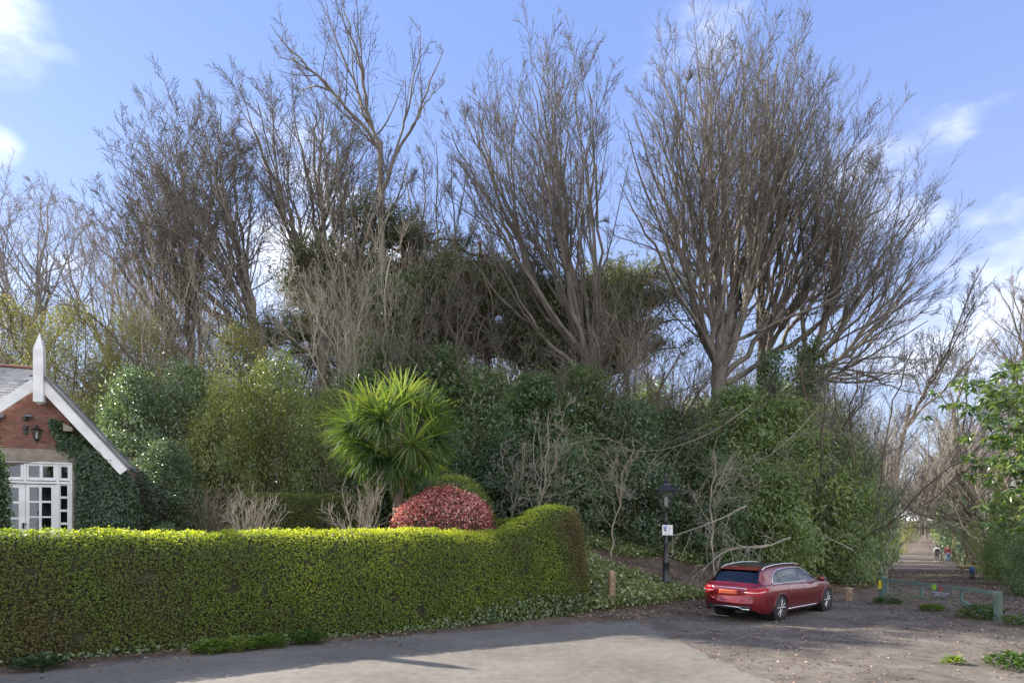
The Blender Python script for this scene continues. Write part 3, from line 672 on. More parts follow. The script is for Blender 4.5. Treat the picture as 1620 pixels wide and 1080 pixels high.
# ------------------------------------------------------------------ evergreen shrubs
shrub_proto('laurel_a', 'laurel', 2.3, 6.0, 330, 42, .34, .20, .09, tall_p, .25, 10, seed=61, name='laurel')
shrub_proto('laurel_b', 'laurel', 2.3, 4.6, 270, 42, .32, .19, .085, round_p, .25, 9, seed=62, name='laurel')
shrub_proto('holly_a', 'holly', 2.2, 5.5, 330, 42, .30, .155, .075, tall_p, .3, 8, seed=63, name='evergreen_shrub')
shrub_proto('privet_a', 'privet', 2.2, 4.8, 420, 34, .26, .11, .055, tall_p, .1, 12, seed=64, name='privet')
shrub_proto('bud_a', 'bud', 3.0, 6.0, 520, 44, .3, .08, .05, tall_p, .1, 16, seed=65, name='budding_shrub')
shrub_proto('ivy_col', 'ivy', .7, 5.0, 170, 50, .2, .12, .09, lambda t: .55 + .35 * np.sin(t * 9), .3, 3, seed=66, name='ivy')
def S_(key, px, top, Y, hw, lab, i=0, cat='shrub', group=None):
    x = X_at(px, Y); z = gz(x, Y); h = Z_at(top, Y) - z + .15
    plant(key, lab, x, Y, h, hw * Y / F, i * 1.7 + px * .01, cat, group)
rows = [
 # right-hand bank, near edge
 ('laurel_a', 845, 600, 25.5, 75, 'tall glossy laurel just right of the cabbage palm crown'),
 ('laurel_a', 925, 590, 26.5, 78, 'tall laurel above the raised end of the clipped hedge'),
 ('holly_a', 1005, 640, 25, 70, 'dark evergreen left of the street lantern'),
 ('laurel_b', 1075, 650, 26.5, 62, 'laurel right above the street lantern'),
 ('holly_a', 800, 690, 24.5, 66, 'dark low evergreen behind the green dome bushes'),
 ('holly_a', 900, 700, 24, 60, 'dark evergreen thicket immediately behind the hedge end'),
 ('laurel_a', 1165, 620, 27.5, 80, 'broad laurel left of the ivy-clad trunk, above the car roof'),
 ('laurel_a', 1250, 640, 27, 78, 'dense laurel in the middle of the bank above the car bonnet'),
 ('laurel_b', 1215, 730, 25.3, 70, 'low laurel hanging over the bank straight behind the car'),
 ('laurel_b', 1310, 690, 27.5, 62, 'laurel with pale shining leaves above the sawn stump'),
 ('holly_a', 1355, 700, 29, 50, 'rightmost dark evergreen on the bank, next to the path'),
 ('holly_a', 1130, 720, 25.2, 55, 'dark evergreen between the street lantern and the car'),
 ('laurel_b', 1325, 790, 27.0, 45, 'low laurel skirt over the left verge of the path'),
 # left of the palm
 ('holly_a', 215, 590, 24, 70, 'glossy dark camellia directly right of the cottage roof'),
 ('holly_a', 300, 585, 26, 75, 'glossy camellia with white glints behind the clipped back hedge'),
 ('privet_a', 360, 600, 25, 60, 'yellow-green privet left of the tallest privet'),
 ('privet_a', 445, 568, 24.5, 78, 'tall pale green privet left of the cabbage palm'),
 ('privet_a', 515, 620, 23.5, 62, 'pale privet touching the left leaves of the cabbage palm'),
 ('laurel_a', 600, 545, 27.5, 80, 'bluish rhododendron towering behind the cabbage palm'),
 ('laurel_a', 690, 560, 27, 80, 'bluish rhododendron right behind the palm crown'),
 ('laurel_b', 760, 590, 27.5, 70, 'rhododendron between the palm crown and the tall laurels'),
 ('holly_a', 560, 600, 26, 70, 'dark evergreen hidden behind the left half of the palm'),
 ('holly_a', 260, 700, 21.5, 55, 'dark bushy evergreen beside the ivy-covered gable end'),
 ('holly_a', 700, 690, 24, 60, 'dark evergreen behind the red photinia dome'),
 ('bud_a', 120, 490, 28, 90, 'yellow-green budding shrub behind the cottage finial'),
 ('bud_a', 215, 500, 27, 85, 'yellow-green budding shrub right above the camellia'),
 ('bud_a', 380, 520, 28, 80, 'thinly budding shrub behind the privets'),
 ('bud_a', 20, 480, 30, 80, 'budding shrub behind the left end of the cottage ridge'),
 ('ivy_col', 625, 430, 29, 32, 'bright ivy column climbing a trunk above the palm crown'),
 ('ivy_col', 1275, 540, 31, 24, 'ivy climbing the leaning trunk of the wide tree'),
 ('ivy_col', 1218, 560, 29.5, 20, 'ivy clump climbing between the two big trunks'),
]
for i, (k, px, top, Y, hw, lab) in enumerate(rows): S_(k, px, top, Y, hw, lab, i, 'climber' if k == 'ivy_col' else 'shrub')
# right verge of the path
rows = [('laurel_b', 1605, 790, 27, 40, 'bright laurel at the right edge beyond the gate'), ('laurel_b', 1592, 840, 30, 26, 'green bush behind the blue-topped bollard'),
        ('laurel_b', 1640, 850, 22.5, 40, 'low laurel at the right edge nearest the gate'), ('bud_a', 1556, 800, 46, 22, 'budding bush behind the log bench'),
        ('holly_a', 1520, 780, 62, 28, 'dark bush right of the two walkers'), ('holly_a', 1535, 830, 55, 20, 'green bush between the walkers and the bench'),
        ('bud_a', 1590, 730, 40, 45, 'budding shrub right of the mossy trunk'), ('laurel_b', 1500, 800, 78, 20, 'bush on the right verge beyond the walkers'),
        ('holly_a', 1385, 790, 42, 18, 'dark bush on the left verge of the path'), ('laurel_b', 1405, 810, 60, 18, 'green bush further along the left verge'),
        ('privet_a', 1420, 820, 80, 16, 'pale bush far along the left verge of the path'), ('privet_a', 1440, 825, 110, 12, 'farthest bush on the left verge of the path'),
        ('privet_a', 1490, 815, 110, 14, 'farthest bush on the right verge of the path'), ('privet_a', 1463, 822, 165, 24, 'pale bush closing the end of the path')]
for i, (k, px, top, Y, hw, lab) in enumerate(rows): S_(k, px, top, Y, hw, lab, i)
# far dark undergrowth that closes the view beneath the trees
for i in range(22):
    px = -60 + i * 68 + rng.uniform(-10, 10); Y = 38 + rng.uniform(0, 10); x = X_at(px, Y)
    if sdist(np.array([[x, Y]]), FOOT)[0] < 3: continue
    S_(('holly_a', 'laurel_a', 'privet_a')[i % 3], px, 640 + rng.uniform(-30, 30), Y, 70, 'evergreen undergrowth bush half hidden deep in the wood', i, 'shrub', 'undergrowth bushes deep in the wood')

# large-leaved rhododendron at the right edge, close to the camera
def big_laurel():
    rng = np.random.default_rng(70); Y = 15.0; x = X_at(1735, Y); z = gz(x, Y)
    root = thing('big_leaved_shrub', 'tall shrub with long drooping leaves cut by the right edge', 'shrub', (x, Y, z))
    n = 240; C = []; Nn = []; T = []; cl = []
    for i in range(n):
        t = rng.random(); py = 835 - 258 * t; zz = Z_at(py, Y) - z
        left = np.interp(py, [575, 620, 680, 740, 800, 835], [1560, 1538, 1545, 1552, 1590, 1605]) + rng.uniform(0, 1) ** 1.3 * 150
        c = np.array([X_at(left, Y) - x, rng.normal(0, .7), zz]); cl.append(c)
        for k in range(15):
            a = rng.uniform(0, 6.3); d = np.array([math.cos(a), math.sin(a), rng.uniform(-2.2, -.1)]); d /= np.linalg.norm(d)
            C.append(c + d * .03); T.append(d); Nn.append(np.array([0, 0, .8]) + rng.normal(0, .55, 3))
    C = np.array(C); m = len(C)
    leaves('foliage', rng, C, np.array(Nn), rng.uniform(.17, .28, m), rng.uniform(.06, .085, m), rng.random(m), M['big_leaf'], root, T=np.array(T))
    stems_mesh(rng, root, np.array(cl), .6, 4, M['bark_brown'], 22, .03)
big_laurel()

# dark pines
def pine(label, px, top, Y, hw, seed):
    rng = np.random.default_rng(seed); x = X_at(px, Y); z = gz(x, Y); h = Z_at(top, Y) - z; r = hw * Y / F
    root = thing('pine_tree', label, 'tree', (x, Y, z))
    t = np.linspace(-.03, .97, 12)[:, None]; tp = t * np.array([0, 0, h]) + np.sin(t * 4) * np.array([.3, .2, 0])
    V, Q = tubes(tp[None], (.3 * (1 - .75 * t[:, 0]))[None], 9)
    nb = 60; tt = rng.uniform(.55, 1.0, nb) ** .8; an = rng.uniform(0, 6.3, nb); P = []; R = []
    for a, u in zip(an, tt):
        b = np.array([0, 0, h * u * .93]); e = b + np.array([math.cos(a), math.sin(a), 0]) * r * rng.uniform(.4, 1) * (1.15 - .55 * u ** 3) + np.array([0, 0, h * rng.uniform(-.02, .08)])
        p, rr = limb(rng, b, e, 8, .09, .02, .5, .5, .3); P.append(p); R.append(rr)
    P = np.array(P); v, q = tubes(P, np.array(R), 5)
    mesh_np('trunk', np.concatenate([V, v]), np.concatenate([Q, q + len(V)]), M['bark_pine'], root)
    # needle tufts as plates on the outer half of each branch
    cc = []; 
    for p in P:
        for k in range(24):
            u = rng.uniform(.3, 1.05) * 7; i = min(int(u), 6); c = p[i] + (p[i + 1] - p[i]) * (u - i) + rng.normal(0, 1, 3) * np.array([.5, .5, .18]); cc.append(c)
    cc = np.array(cc); k = np.repeat(np.arange(len(cc)), 17); n = len(k)
    d = unit(rng.normal(size=(n, 3)) + np.array([0, 0, .5])); C = cc[k] + rng.normal(0, .16, (n, 3))
    leaves('crown', rng, C, rng.normal(size=(n, 3)), .32, .05, rng.random(len(cc))[k] * .6 + rng.random(n) * .4, M['pine_leaf'], root, T=d)
pine('dark spreading pine showing through the twigs right of the straight grey stem', 640, 340, 32.5, 165, 81)
pine('dark spreading pine left of the many-stemmed tree, largest of the dark crowns', 765, 370, 33, 160, 82)
pine('dark pine between the many-stemmed tree and the huge tree', 985, 400, 33.5, 140, 83)
pine('dark pine low behind the left oak branches', 510, 395, 34, 150, 84)
pine('dark pine behind the many-stemmed trunk, lower than its neighbours', 880, 430, 33, 140, 85)

# ------------------------------------------------------------------ clipped hedge
def sweep(C, hw, H, nz_=28, cap0=False, cap1=True, sq=3.2, zb=0.0, jit=.02, seed=0):
    """centreline C (n,2), half width, crest height per station -> verts, quads (front foot over the crest to the back foot)"""
    rng = np.random.default_rng(seed); n = len(C); T = np.gradient(C, axis=0); T = unit(T); Nn = np.stack([T[:, 1], -T[:, 0]], 1)
    t = np.linspace(0, math.pi, nz_); cs = np.sign(np.cos(t)) * np.abs(np.cos(t)) ** (2 / sq); sn = np.abs(np.sin(t)) ** (2 / sq)
    V = np.empty((n, nz_, 3))
    for i in range(n):
        off = cs * hw[i]; V[i, :, 0] = C[i, 0] + Nn[i, 0] * off; V[i, :, 1] = C[i, 1] + Nn[i, 1] * off; V[i, :, 2] = zb + sn * H[i]
    P = V.reshape(-1, 3); b = vnoise(P, 2.2, seed) * .03 + vnoise(P, 7, seed + 1) * .014
    cen = np.repeat(C, nz_, 0); o = P.copy(); o[:, :2] -= cen; o[:, 2] *= .4; P = P + unit(o) * b[:, None]
    idx = np.arange(n * nz_).reshape(n, nz_)
    Q = np.stack([idx[:-1, :-1], idx[1:, :-1], idx[1:, 1:], idx[:-1, 1:]], -1).reshape(-1, 4)
    return P, Q
def resample(pts, n):
    pts = np.array(pts, float); s = np.concatenate([[0], np.cumsum(np.hypot(*np.diff(pts, axis=0).T))]); u = np.linspace(0, s[-1], n)
    o = np.stack([np.interp(u, s, pts[:, k]) for k in (0, 1)], 1)
    for _ in range(12): o[1:-1] = .25 * o[:-2] + .5 * o[1:-1] + .25 * o[2:]
    return o, u
def clipped(root, rng, P, Q, n, mat, L, Wd, tintf, inset=.05, name='foliage'):
    fn = unit(np.cross(P[Q[:, 1]] - P[Q[:, 0]], P[Q[:, 3]] - P[Q[:, 0]])); vn = np.zeros_like(P)
    for k_ in range(4): np.add.at(vn, Q[:, k_], fn)
    vn = unit(vn); top_ = P[np.argmax(P[:, 2])]; sg_ = 1 if vn[np.argmax(P[:, 2]), 2] > 0 else -1
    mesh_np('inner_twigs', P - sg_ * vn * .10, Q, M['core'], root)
    C, Nn = sample(P, Q, int(n * 1.9), rng); Nn = Nn * sg_; vis = (np.sum(Nn * unit(np.array([0, 0, 2.5]) - C), 1) > -.25) & (C[:, 0] > -14.5); C, Nn = C[vis], Nn[vis]; n = len(C)
    q_ = vnoise(C, 9, 31) + .8 * vnoise(C, 22, 32); kp = q_ + rng.random(n) * 1.2 > -.8; C, Nn = C[kp], Nn[kp]; n = len(C)
    C = C + Nn * (rng.uniform(-.085, .045, n) + inset * .7 * vnoise(C, 14, 33) + (rng.random(n) < .03) * rng.random(n) * .07)[:, None]
    k = unit(Nn * .9 + rng.normal(size=(n, 3)) * .75 + np.array([0, 0, .25]))
    leaves(name, rng, C, k, L * rng.uniform(.6, 1.3, n), Wd * rng.uniform(.7, 1.2, n), tintf(C, Nn), M[mat], root, T=rng.normal(size=(n, 3)) + Nn * 1.0)
def build_hedge():
    rng = np.random.default_rng(90)
    root = thing('clipped_hedge', 'long clipped yellow-green hedge along the road, rising to a rounded knob at its right end', 'hedge', (0, 0, 0))
    C, u = resample([(-24, -.2), (-16.6, 6.6), (-12.9, 9.3), (-9.65, 11.75), (-7.1, 13.35), (-3.5, 15.1), (-.7, 16.75), (1.0, 18.1), (2.0, 19.0)], 130)
    px = C[:, 0] / C[:, 1] * F + CX
    H = np.full(len(C), 2.43) + .80 * smooth(775, 875, px) - .05 * smooth(690, 770, px)
    cap = np.sqrt(np.clip(1 - (1 - (u[-1] - u) / .95) ** 2, 0, 1)) * ((u[-1] - u) < .95) + 1.0 * ((u[-1] - u) >= .95)
    hw = (.80 + .22 * smooth(790, 880, px)) * np.maximum(cap, .02); H = H * (.86 + .14 * cap) 
    P, Q = sweep(C, hw, H, sq=2.5, seed=5)
    idx = len(C) * 28
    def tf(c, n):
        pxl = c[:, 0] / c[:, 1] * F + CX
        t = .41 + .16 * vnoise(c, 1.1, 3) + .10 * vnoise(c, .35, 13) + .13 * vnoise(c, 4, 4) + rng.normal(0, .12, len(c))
        t += .42 * smooth(.30, .9, n[:, 2]) + .12 * smooth(1.2, 2.4, c[:, 2]) * (vnoise(c, .5, 6) * .5 + .5)  # crest leaves yellower: new growth, plus sunlight on the crest put into the tint
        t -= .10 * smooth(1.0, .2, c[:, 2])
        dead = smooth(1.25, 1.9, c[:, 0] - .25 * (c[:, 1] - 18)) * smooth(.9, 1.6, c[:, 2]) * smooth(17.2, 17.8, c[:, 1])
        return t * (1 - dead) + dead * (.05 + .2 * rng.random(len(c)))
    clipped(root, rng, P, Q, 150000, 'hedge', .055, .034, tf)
    # ivy growing through the foot
    C2, N2 = sample(P, Q, 60000, rng); keep = (C2[:, 2] < .06 + 1.25 * (vnoise(C2, 1.2, 9) * .5 + .5) * rng.random(len(C2)) ** .5) & (N2[:, 1] < .3)
    C2, N2 = C2[keep], N2[keep]; m = len(C2)
    leaves('ivy', rng, C2 + N2 * rng.uniform(.02, .10, m)[:, None], N2 + rng.normal(size=(m, 3)) * .4 + np.array([0, 0, .5]), .085 * rng.uniform(.6, 1.2, m), .07 * rng.uniform(.7, 1.2, m), .75 * rng.random(m), M['ivy'], root, 1.2)
    # return section, going back behind the photinia
    r2 = thing('clipped_hedge', 'short darker clipped hedge running back behind the red photinia dome', 'hedge', (0, 0, 0))
    C, u = resample([(1.35, 19.2), (.6, 19.9), (-.6, 20.9), (-2.2, 21.9)], 40); H = np.interp(u, [0, u[-1] * .4, u[-1]], [1.75, 1.55, 1.2]); hw = np.full(40, .75)
    P, Q = sweep(C, hw, H, zb=1.2, seed=8)
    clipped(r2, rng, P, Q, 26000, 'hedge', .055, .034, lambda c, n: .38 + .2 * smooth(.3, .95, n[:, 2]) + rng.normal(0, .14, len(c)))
    # clipped hedge at the back of the garden
    r3 = thing('clipped_hedge', 'low dark clipped hedge at the back of the garden, left of the palm trunk', 'hedge', (0, 0, 0))
    pts = [(X_at(px, Y), Y) for px, Y in ((385, 20.6), (450, 20.8), (520, 21), (600, 21.2))]
    C, u = resample(pts, 40); H = np.full(40, Z_at(782, 20.8) - 1.5); hw = np.full(40, .55) * np.clip(np.sqrt(np.clip(1 - (1 - np.minimum(u, u[-1] - u) / .5).clip(0, 1) ** 2, 0, 1)), .05, 1)
    P, Q = sweep(C, hw, H, zb=1.5, seed=9)
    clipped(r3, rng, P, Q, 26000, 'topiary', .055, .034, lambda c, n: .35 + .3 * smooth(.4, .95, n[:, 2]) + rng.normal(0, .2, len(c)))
build_hedge()

def dome(name, label, cat, px, top, Y, hw, zb, mat, n, L, Wd, tf, seed, sq=2.3, asp=1.0, stems=None):
    rng = np.random.default_rng(seed); x = X_at(px, Y); r = hw * Y / F; h = Z_at(top, Y) - zb
    root = thing(name, label, cat, (x, Y, zb)); na, ne = 40, 18
    a = np.arange(na) * 2 * math.pi / na; e = np.linspace(0, math.pi / 2, ne)
    E, A = np.meshgrid(e, a, indexing='ij'); ce = np.cos(E) ** (2 / sq); se = np.sin(E) ** (2 / sq)
    P = np.stack([r * ce * np.cos(A), r * asp * ce * np.sin(A), h * se], -1).reshape(-1, 3); P = P * (1 + .05 * vnoise(P, 2.6, seed) + .03 * vnoise(P, 8, seed))[:, None]
    idx = np.arange(na * ne).reshape(ne, na); nx = np.roll(idx, -1, 1); Q = np.stack([idx[:-1], nx[:-1], nx[1:], idx[1:]], -1).reshape(-1, 4)
    P2 = P * .93
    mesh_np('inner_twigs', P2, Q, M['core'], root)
    C, Nn = sample(P, Q, n, rng); C = C + Nn * rng.normal(0, .05, n)[:, None]
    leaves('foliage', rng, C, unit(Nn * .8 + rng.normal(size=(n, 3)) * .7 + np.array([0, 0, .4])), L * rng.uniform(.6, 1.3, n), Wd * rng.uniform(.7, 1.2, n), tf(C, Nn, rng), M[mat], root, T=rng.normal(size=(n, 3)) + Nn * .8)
    return root
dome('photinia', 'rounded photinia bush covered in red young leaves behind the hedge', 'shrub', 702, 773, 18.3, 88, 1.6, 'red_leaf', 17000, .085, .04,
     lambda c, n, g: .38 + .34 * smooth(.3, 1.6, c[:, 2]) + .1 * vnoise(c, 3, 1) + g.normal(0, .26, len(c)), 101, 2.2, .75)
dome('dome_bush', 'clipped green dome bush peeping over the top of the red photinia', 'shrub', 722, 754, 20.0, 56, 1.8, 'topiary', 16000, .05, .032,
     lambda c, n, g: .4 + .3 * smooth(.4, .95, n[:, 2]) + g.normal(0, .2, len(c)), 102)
dome('dome_bush', 'second clipped green dome bush, to the right of and below the other', 'shrub', 745, 771, 18.9, 42, 1.8, 'topiary', 12000, .05, .032,
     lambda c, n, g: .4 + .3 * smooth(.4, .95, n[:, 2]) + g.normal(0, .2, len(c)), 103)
dome('evergreen_shrub', 'small leafy bush at the garden edge right of the ivy gable', 'shrub', 262, 828, 17.0, 20, 1.9, 'laurel', 900, .09, .05, lambda c, n, g: g.random(len(c)), 104)
dome('evergreen_shrub', 'dark bush at the left edge covering part of the glazed door', 'shrub', -22, 690, 14.6, 27, 1.5, 'laurel', 7000, .10, .045, lambda c, n, g: .5 * g.random(len(c)), 105, 3.0)

def bare_bush(label, px, Y, base_py, spread_px, top_py, seed, n=16, mat='bark_pale', c1=6, c2=4):
    rng = np.random.default_rng(seed); x = X_at(px, Y); z = Z_at(base_py, Y) - .6; root = thing('bare_bush', label, 'shrub', (x, Y, z)); h = Z_at(top_py, Y) - z; r = spread_px * Y / F; L = []
    for i in range(n):
        a = i * 2.4; u = rng.uniform(.3, 1); e = np.array([math.cos(a) * r * u, math.sin(a) * r * u * .7, h * (1.05 - .45 * u * u) * rng.uniform(.85, 1)])
        L.append(limb(rng, (rng.normal(0, .06), rng.normal(0, .06), 0), e, 10, .020, .005, .2, .55, .5))
    bare_tree(root, rng, [(np.array([(0, 0, -.2), (0, 0, .1), (0, 0, .3)]), np.array([.07, .06, .05]))], L, M[mat], M[mat], c1=c1, c2=c2, levels=2, rt=.006, wob=.10, a=(36, 40, 40), ratio=(.4, .45, .5))
bare_bush('leafless pale twiggy bush poking over the hedge in front of the dark back hedge', 400, 17.5, 845, 62, 775, 111, 13)
bare_bush('leafless bush with spreading antler-like branches just left of the palm trunk', 572, 17.6, 845, 66, 752, 112, 12, c1=5)
bare_bush('thin leafless bush left of the pale twiggy one', 335, 18.5, 840, 45, 765, 113, 12, 'twig')

def cabbage_palm():
    rng = np.random.default_rng(120); Y = 18.6; x = X_at(626, Y); z = 1.7
    root = thing('cabbage_palm', 'cabbage palm with a round mop of long sword leaves on a short trunk', 'palm tree', (x, Y, z))
    def L(px, py, dy=0): return np.array([X_at(626 + (px - 626) * 1.35, Y + dy) - x, dy, Z_at(py, Y + dy) - z])
    heads = [(598, 650, -.4), (634, 638, .1), (578, 672, .1), (612, 664, -.8), (660, 660, .1), (645, 704, -.8), (602, 706, -.3), (672, 690, -.1), (618, 645, .6), (585, 692, .5), (655, 655, .8), (622, 726, -.5), (634, 740, .2), (660, 718, .3), (592, 715, .4)]
    mb = MB(); fk = L(634, 745)
    mb.tube([(0, 0, -.5), (.02, 0, .3), (.06, 0, fk[2] * .6), fk], [.19, .16, .14, .15], 12)
    for h in heads:
        c = L(*h); m = fk * .5 + c * .5 + np.array([0, 0, -.12]); mb.tube([fk, m, c], [.09, .07, .06], 8)
    mb.build('trunk', M['bark_brown'], root, True)
    ns = 7
    for c in [L(*h) for h in heads]:
        n = 170; V = []; Fc = []; tint = []
        out = c - L(625, 668); out = out / (np.linalg.norm(out) + 1e-6)
        for i in range(n):
            # directions over a ball, fewer towards the trunk
            d = unit(rng.normal(size=3) + out * .75 + np.array([0, 0, .05])); ln = rng.uniform(.95, 1.32) * (1.0 if d[2] > -.5 else .85); w = rng.uniform(.03, .045)
            side = unit(np.cross(d, np.array([0, 0, 1.]) + rng.normal(0, .2, 3))); p = c + d * .05; dd = d.copy(); b0 = len(V)
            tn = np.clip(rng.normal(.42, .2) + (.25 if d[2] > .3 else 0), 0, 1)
            for k in range(ns):
                s = k / (ns - 1); ww = w * (1 - s ** 1.8) ** .7 * (.55 + .45 * min(1, s * 5)) * .5 + .0012
                V.append(p - side * ww); V.append(p + side * ww); tint += [tn, tn]
                dd = unit(dd + np.array([0, 0, -1]) * (.03 + .10 * s) * rng.uniform(.4, 1.6)); p = p + dd * ln / (ns - 1)
            for k in range(ns - 1):
                a = b0 + 2 * k; Fc.append((a, a + 1, a + 3, a + 2))
        mesh_np('leaf_head', np.array(V), np.array(Fc), M['palm_leaf'], root, attr=np.array(tint))
    # hanging dry leaves under the crown
    V = []; Fc = []; tint = []
    for i in range(40):
        a = rng.uniform(0, 6.3); p = fk * .92 + np.array([math.cos(a) * .12, math.sin(a) * .12, rng.uniform(-.05, .35)]); ln = rng.uniform(.5, .8); d = unit(np.array([math.cos(a) * .5, math.sin(a) * .5, -.5])); b0 = len(V)
        side = unit(np.cross(d, [0, 0, 1.]))
        for k in range(5):
            ww = .02 * (1 - (k / 4) ** 2) + .001; V += [p - side * ww, p + side * ww]; tint += [1, 1]; d = unit(d + np.array([0, 0, -.35])); p = p + d * ln / 4
        for k in range(4): a2 = b0 + 2 * k; Fc.append((a2, a2 + 1, a2 + 3, a2 + 2))
    mesh_np('dry_leaves', np.array(V), np.array(Fc), M['palm_leaf'], root, attr=np.array(tint))
cabbage_palm()

# ------------------------------------------------------------------ the brick cottage
def build_house():
    Y0 = 17.0; th = math.radians(21); O = np.array([X_at(60, Y0), Y0]); nv = np.array([math.sin(th), -math.cos(th)]); wv = np.array([math.cos(th), math.sin(th)])
    root = thing('brick_cottage', 'red brick cottage gable with white bargeboards and glazed double doors behind the hedge', 'house', (O[0], O[1], 0), th)
    def uz(px, py, off=0.0):
        r = np.array([(px - CX) / F, 1.0]); k = ((O + off * nv) @ nv) / (r @ nv); p = r * k
        return float((p - O) @ wv), EYE + (HY - py) / F * k
    G = 1.6   # floor level
    # key lines, in wall coordinates
    apex = uz(64, 592, .22); rl = uz(203, 742, .22); ll0 = uz(0, 634, .22)
    sR = (apex[1] - rl[1]) / (rl[0] - apex[0]); sL = (apex[1] - ll0[1]) / (apex[0] - ll0[0])
    uL = -3.2; zL = apex[1] - sL * (apex[0] - uL); uR, zR = rl
    # openings
    fx1, ft = uz(114.5, 731); fx0 = uz(-45, 725)[0]; jx1 = uz(120.5, 731)[0]; lz0 = uz(40, 728.5)[1]; lz1 = uz(40, 709)[1]
    wallx1 = uz(176, 750)[0]
    # wall: backing of mortar, in pieces round the opening
    wb = MB(); top = lambda u: (apex[1] - sR * (u - apex[0]) if u > apex[0] else apex[1] - sL * (apex[0] - u)) - .12
    wb.prism([(uL, lz1), (wallx1, lz1), (wallx1, max(lz1 + .01, top(wallx1))), (apex[0], top(apex[0])), (uL, top(uL))], 0, .25)
    wb.prism([(jx1, G - 1.2), (wallx1, G - 1.2), (wallx1, lz1), (jx1, lz1)], 0, .25)
    wb.prism([(uL, G - 1.2), (fx0 - .2, G - 1.2), (fx0 - .2, lz1), (uL, lz1)], 0, .25)
    wb.box(wallx1 - .25, wallx1, .25, 6, G - 1.2, top(wallx1) - .1)
    wb.box(uL, uL + .25, .25, 6, G - 1.2, top(uL) - .1); wb.box(uL + .25, wallx1 - .25, 5.75, 6, G - 1.2, top(wallx1) + .5)
    wall = wb.build('wall', M['mortar'], root)
    # bricks
    rng = np.random.default_rng(5); proto = None; cnt = 0; bh, bl = .075, .225
    b = MB(); b.box(.005, bl - .006, -.012, .03, .005, bh - .006, .004); proto = b.build('brick', M['brick'], wall)
    b = MB(); b.box(.005, .11, -.012, .03, .005, bh - .006, .004); half = b.build('brick', M['brick'], wall)
    first = {0: True, 1: True}
    def put(kind, u, z):
        src = half if kind else proto
        o = src if first[kind] else src.copy()
        if first[kind]: first[kind] = False
        else: S.collection.objects.link(o); o.parent = wall
        o.location = (u, rng.uniform(-.002, .003), z)
    k = 0; z = lz1 + .004
    while z < apex[1] - .2:
        u = -1.75 + (k % 2) * (bl * .5 - .06)
        while u < 2.6:
            kind = 1 if (int(round((u + 5) / .17)) % 3 == 0) else 0; wd = .115 if kind else bl
            if z + bh < min(top(u), top(u + wd)) + .05 and cnt < 288: put(kind, u, z); cnt += 1
            u += wd
        z += bh; k += 1
    # strip of brick between jamb and ivy
    z = G + .2
    while z < lz1 - bh and cnt < 299:
        put(0, jx1 + .01, z); cnt += 1; z += bh * 1
    # the courses left of the picture's edge, joined
    z_eave = uz(0, 652)[1] - .05; bb = MB(); z = G - 1.2; k = 0
    while z < apex[1] - .3:
        u = -6.0 + (k % 2) * .11
        while u < -1.80:
            lim = z_eave if u < uL else top(u)
            if z + bh < lim and (z > lz1 or u + bl < fx0 - .2): bb.box(u + .005, u + bl - .006, -.012, .03, z + .005, z + bh - .006)
            u += bl
        z += bh; k += 1
    far = bb.build('brick_courses', M['brick'], wall); far['kind'] = 'stuff'
    b = MB(); b.box(-6.0, uL - .002, .0, .25, G - 1.2, z_eave); b.box(-6.0, uL + .5, .02, .24, z_eave - .6, z_eave + .1); b.build('side_wall', M['mortar'], root)
    # stone lintel and jamb
    b = MB(); b.box(uL + .3, jx1, -.02, .2, lz0, lz1, .006); b.build('lintel', M['stone'], root)
    b = MB(); b.box(fx1, jx1, -.015, .2, G - .6, lz0 - .002, .006); b.build('jamb', M['stone'], root)
    # dark room and curtains
    b = MB(); b.box(fx0 - .1, fx1 + .1, 2.4, 2.5, G - .3, lz0 + .3); b.box(fx0 - .1, fx1 + .1, .3, 2.4, G - .35, G - .3); b.build('back_room', M['dark'], root)
    b = MB(); n = 90; us = np.linspace(fx0, fx1, n)
    b.add(np.array([(u, .28 + .03 * math.sin(i * 1.1), zz) for zz in (G, lz0) for i, u in enumerate(us)]), [(i, i + 1, n + i + 1, n + i) for i in range(n - 1)]); b.build('net_curtain', M['curtain'], root)
    # joinery
    def sash(name, x0, y0, x1, y1, panes, dep=.03, th_=.05, label=None):
        """px rectangle with px pane rectangles: bars round every pane"""
        (u0, z1), (u1, z0) = uz(x0, y0), uz(x1, y1)
        us = sorted({u0, u1}); P = [(uz(a, b_)[0], uz(c, d)[1], uz(c, d)[0], uz(a, b_)[1]) for a, b_, c, d in panes]   # u0,z0,u1,z1
        f = MB(); cols = sorted({(round(p[0], 3), round(p[2], 3)) for p in P})
        # columns: merge by order of panes
        colu = []
        for p in sorted(P, key=lambda q: q[0]):
            if not colu or p[0] > colu[-1][1] - .02: colu.append([p[0], p[2], [p]])
            else: colu[-1][2].append(p)
        e = u0
        for c0, c1, ps in colu:
            f.box(e, c0, dep, dep + th_, z0, z1, .004); ps = sorted(ps, key=lambda q: q[1]); zz = z0
            for p in ps: f.box(c0, c1, dep + .006, dep + th_ - .006, zz, p[1]); zz = p[3]
            f.box(c0, c1, dep + .006, dep + th_ - .006, zz, z1); e = c1
        f.box(e, u1, dep, dep + th_, z0, z1, .004)
        fr = f.build(name, M['white'], root)
        for p in P:
            g = MB(); g.box(p[0] - .004, p[2] + .004, dep + .022, dep + .028, p[1] - .004, p[3] + .004); g.build('pane', M['glass'], fr)
        if label: fr['label'] = label
        return fr
    rowsR = [(770, 791.7), (794.7, 816), (818.5, 840), (843, 864)]
    dr = [(46, a, 61, b_) for a, b_ in rowsR] + [(65, a, 80.5, b_) for a, b_ in rowsR]
    rowsL = [(770.5, 792.4), (796, 818), (820.5, 842), (845, 866)]
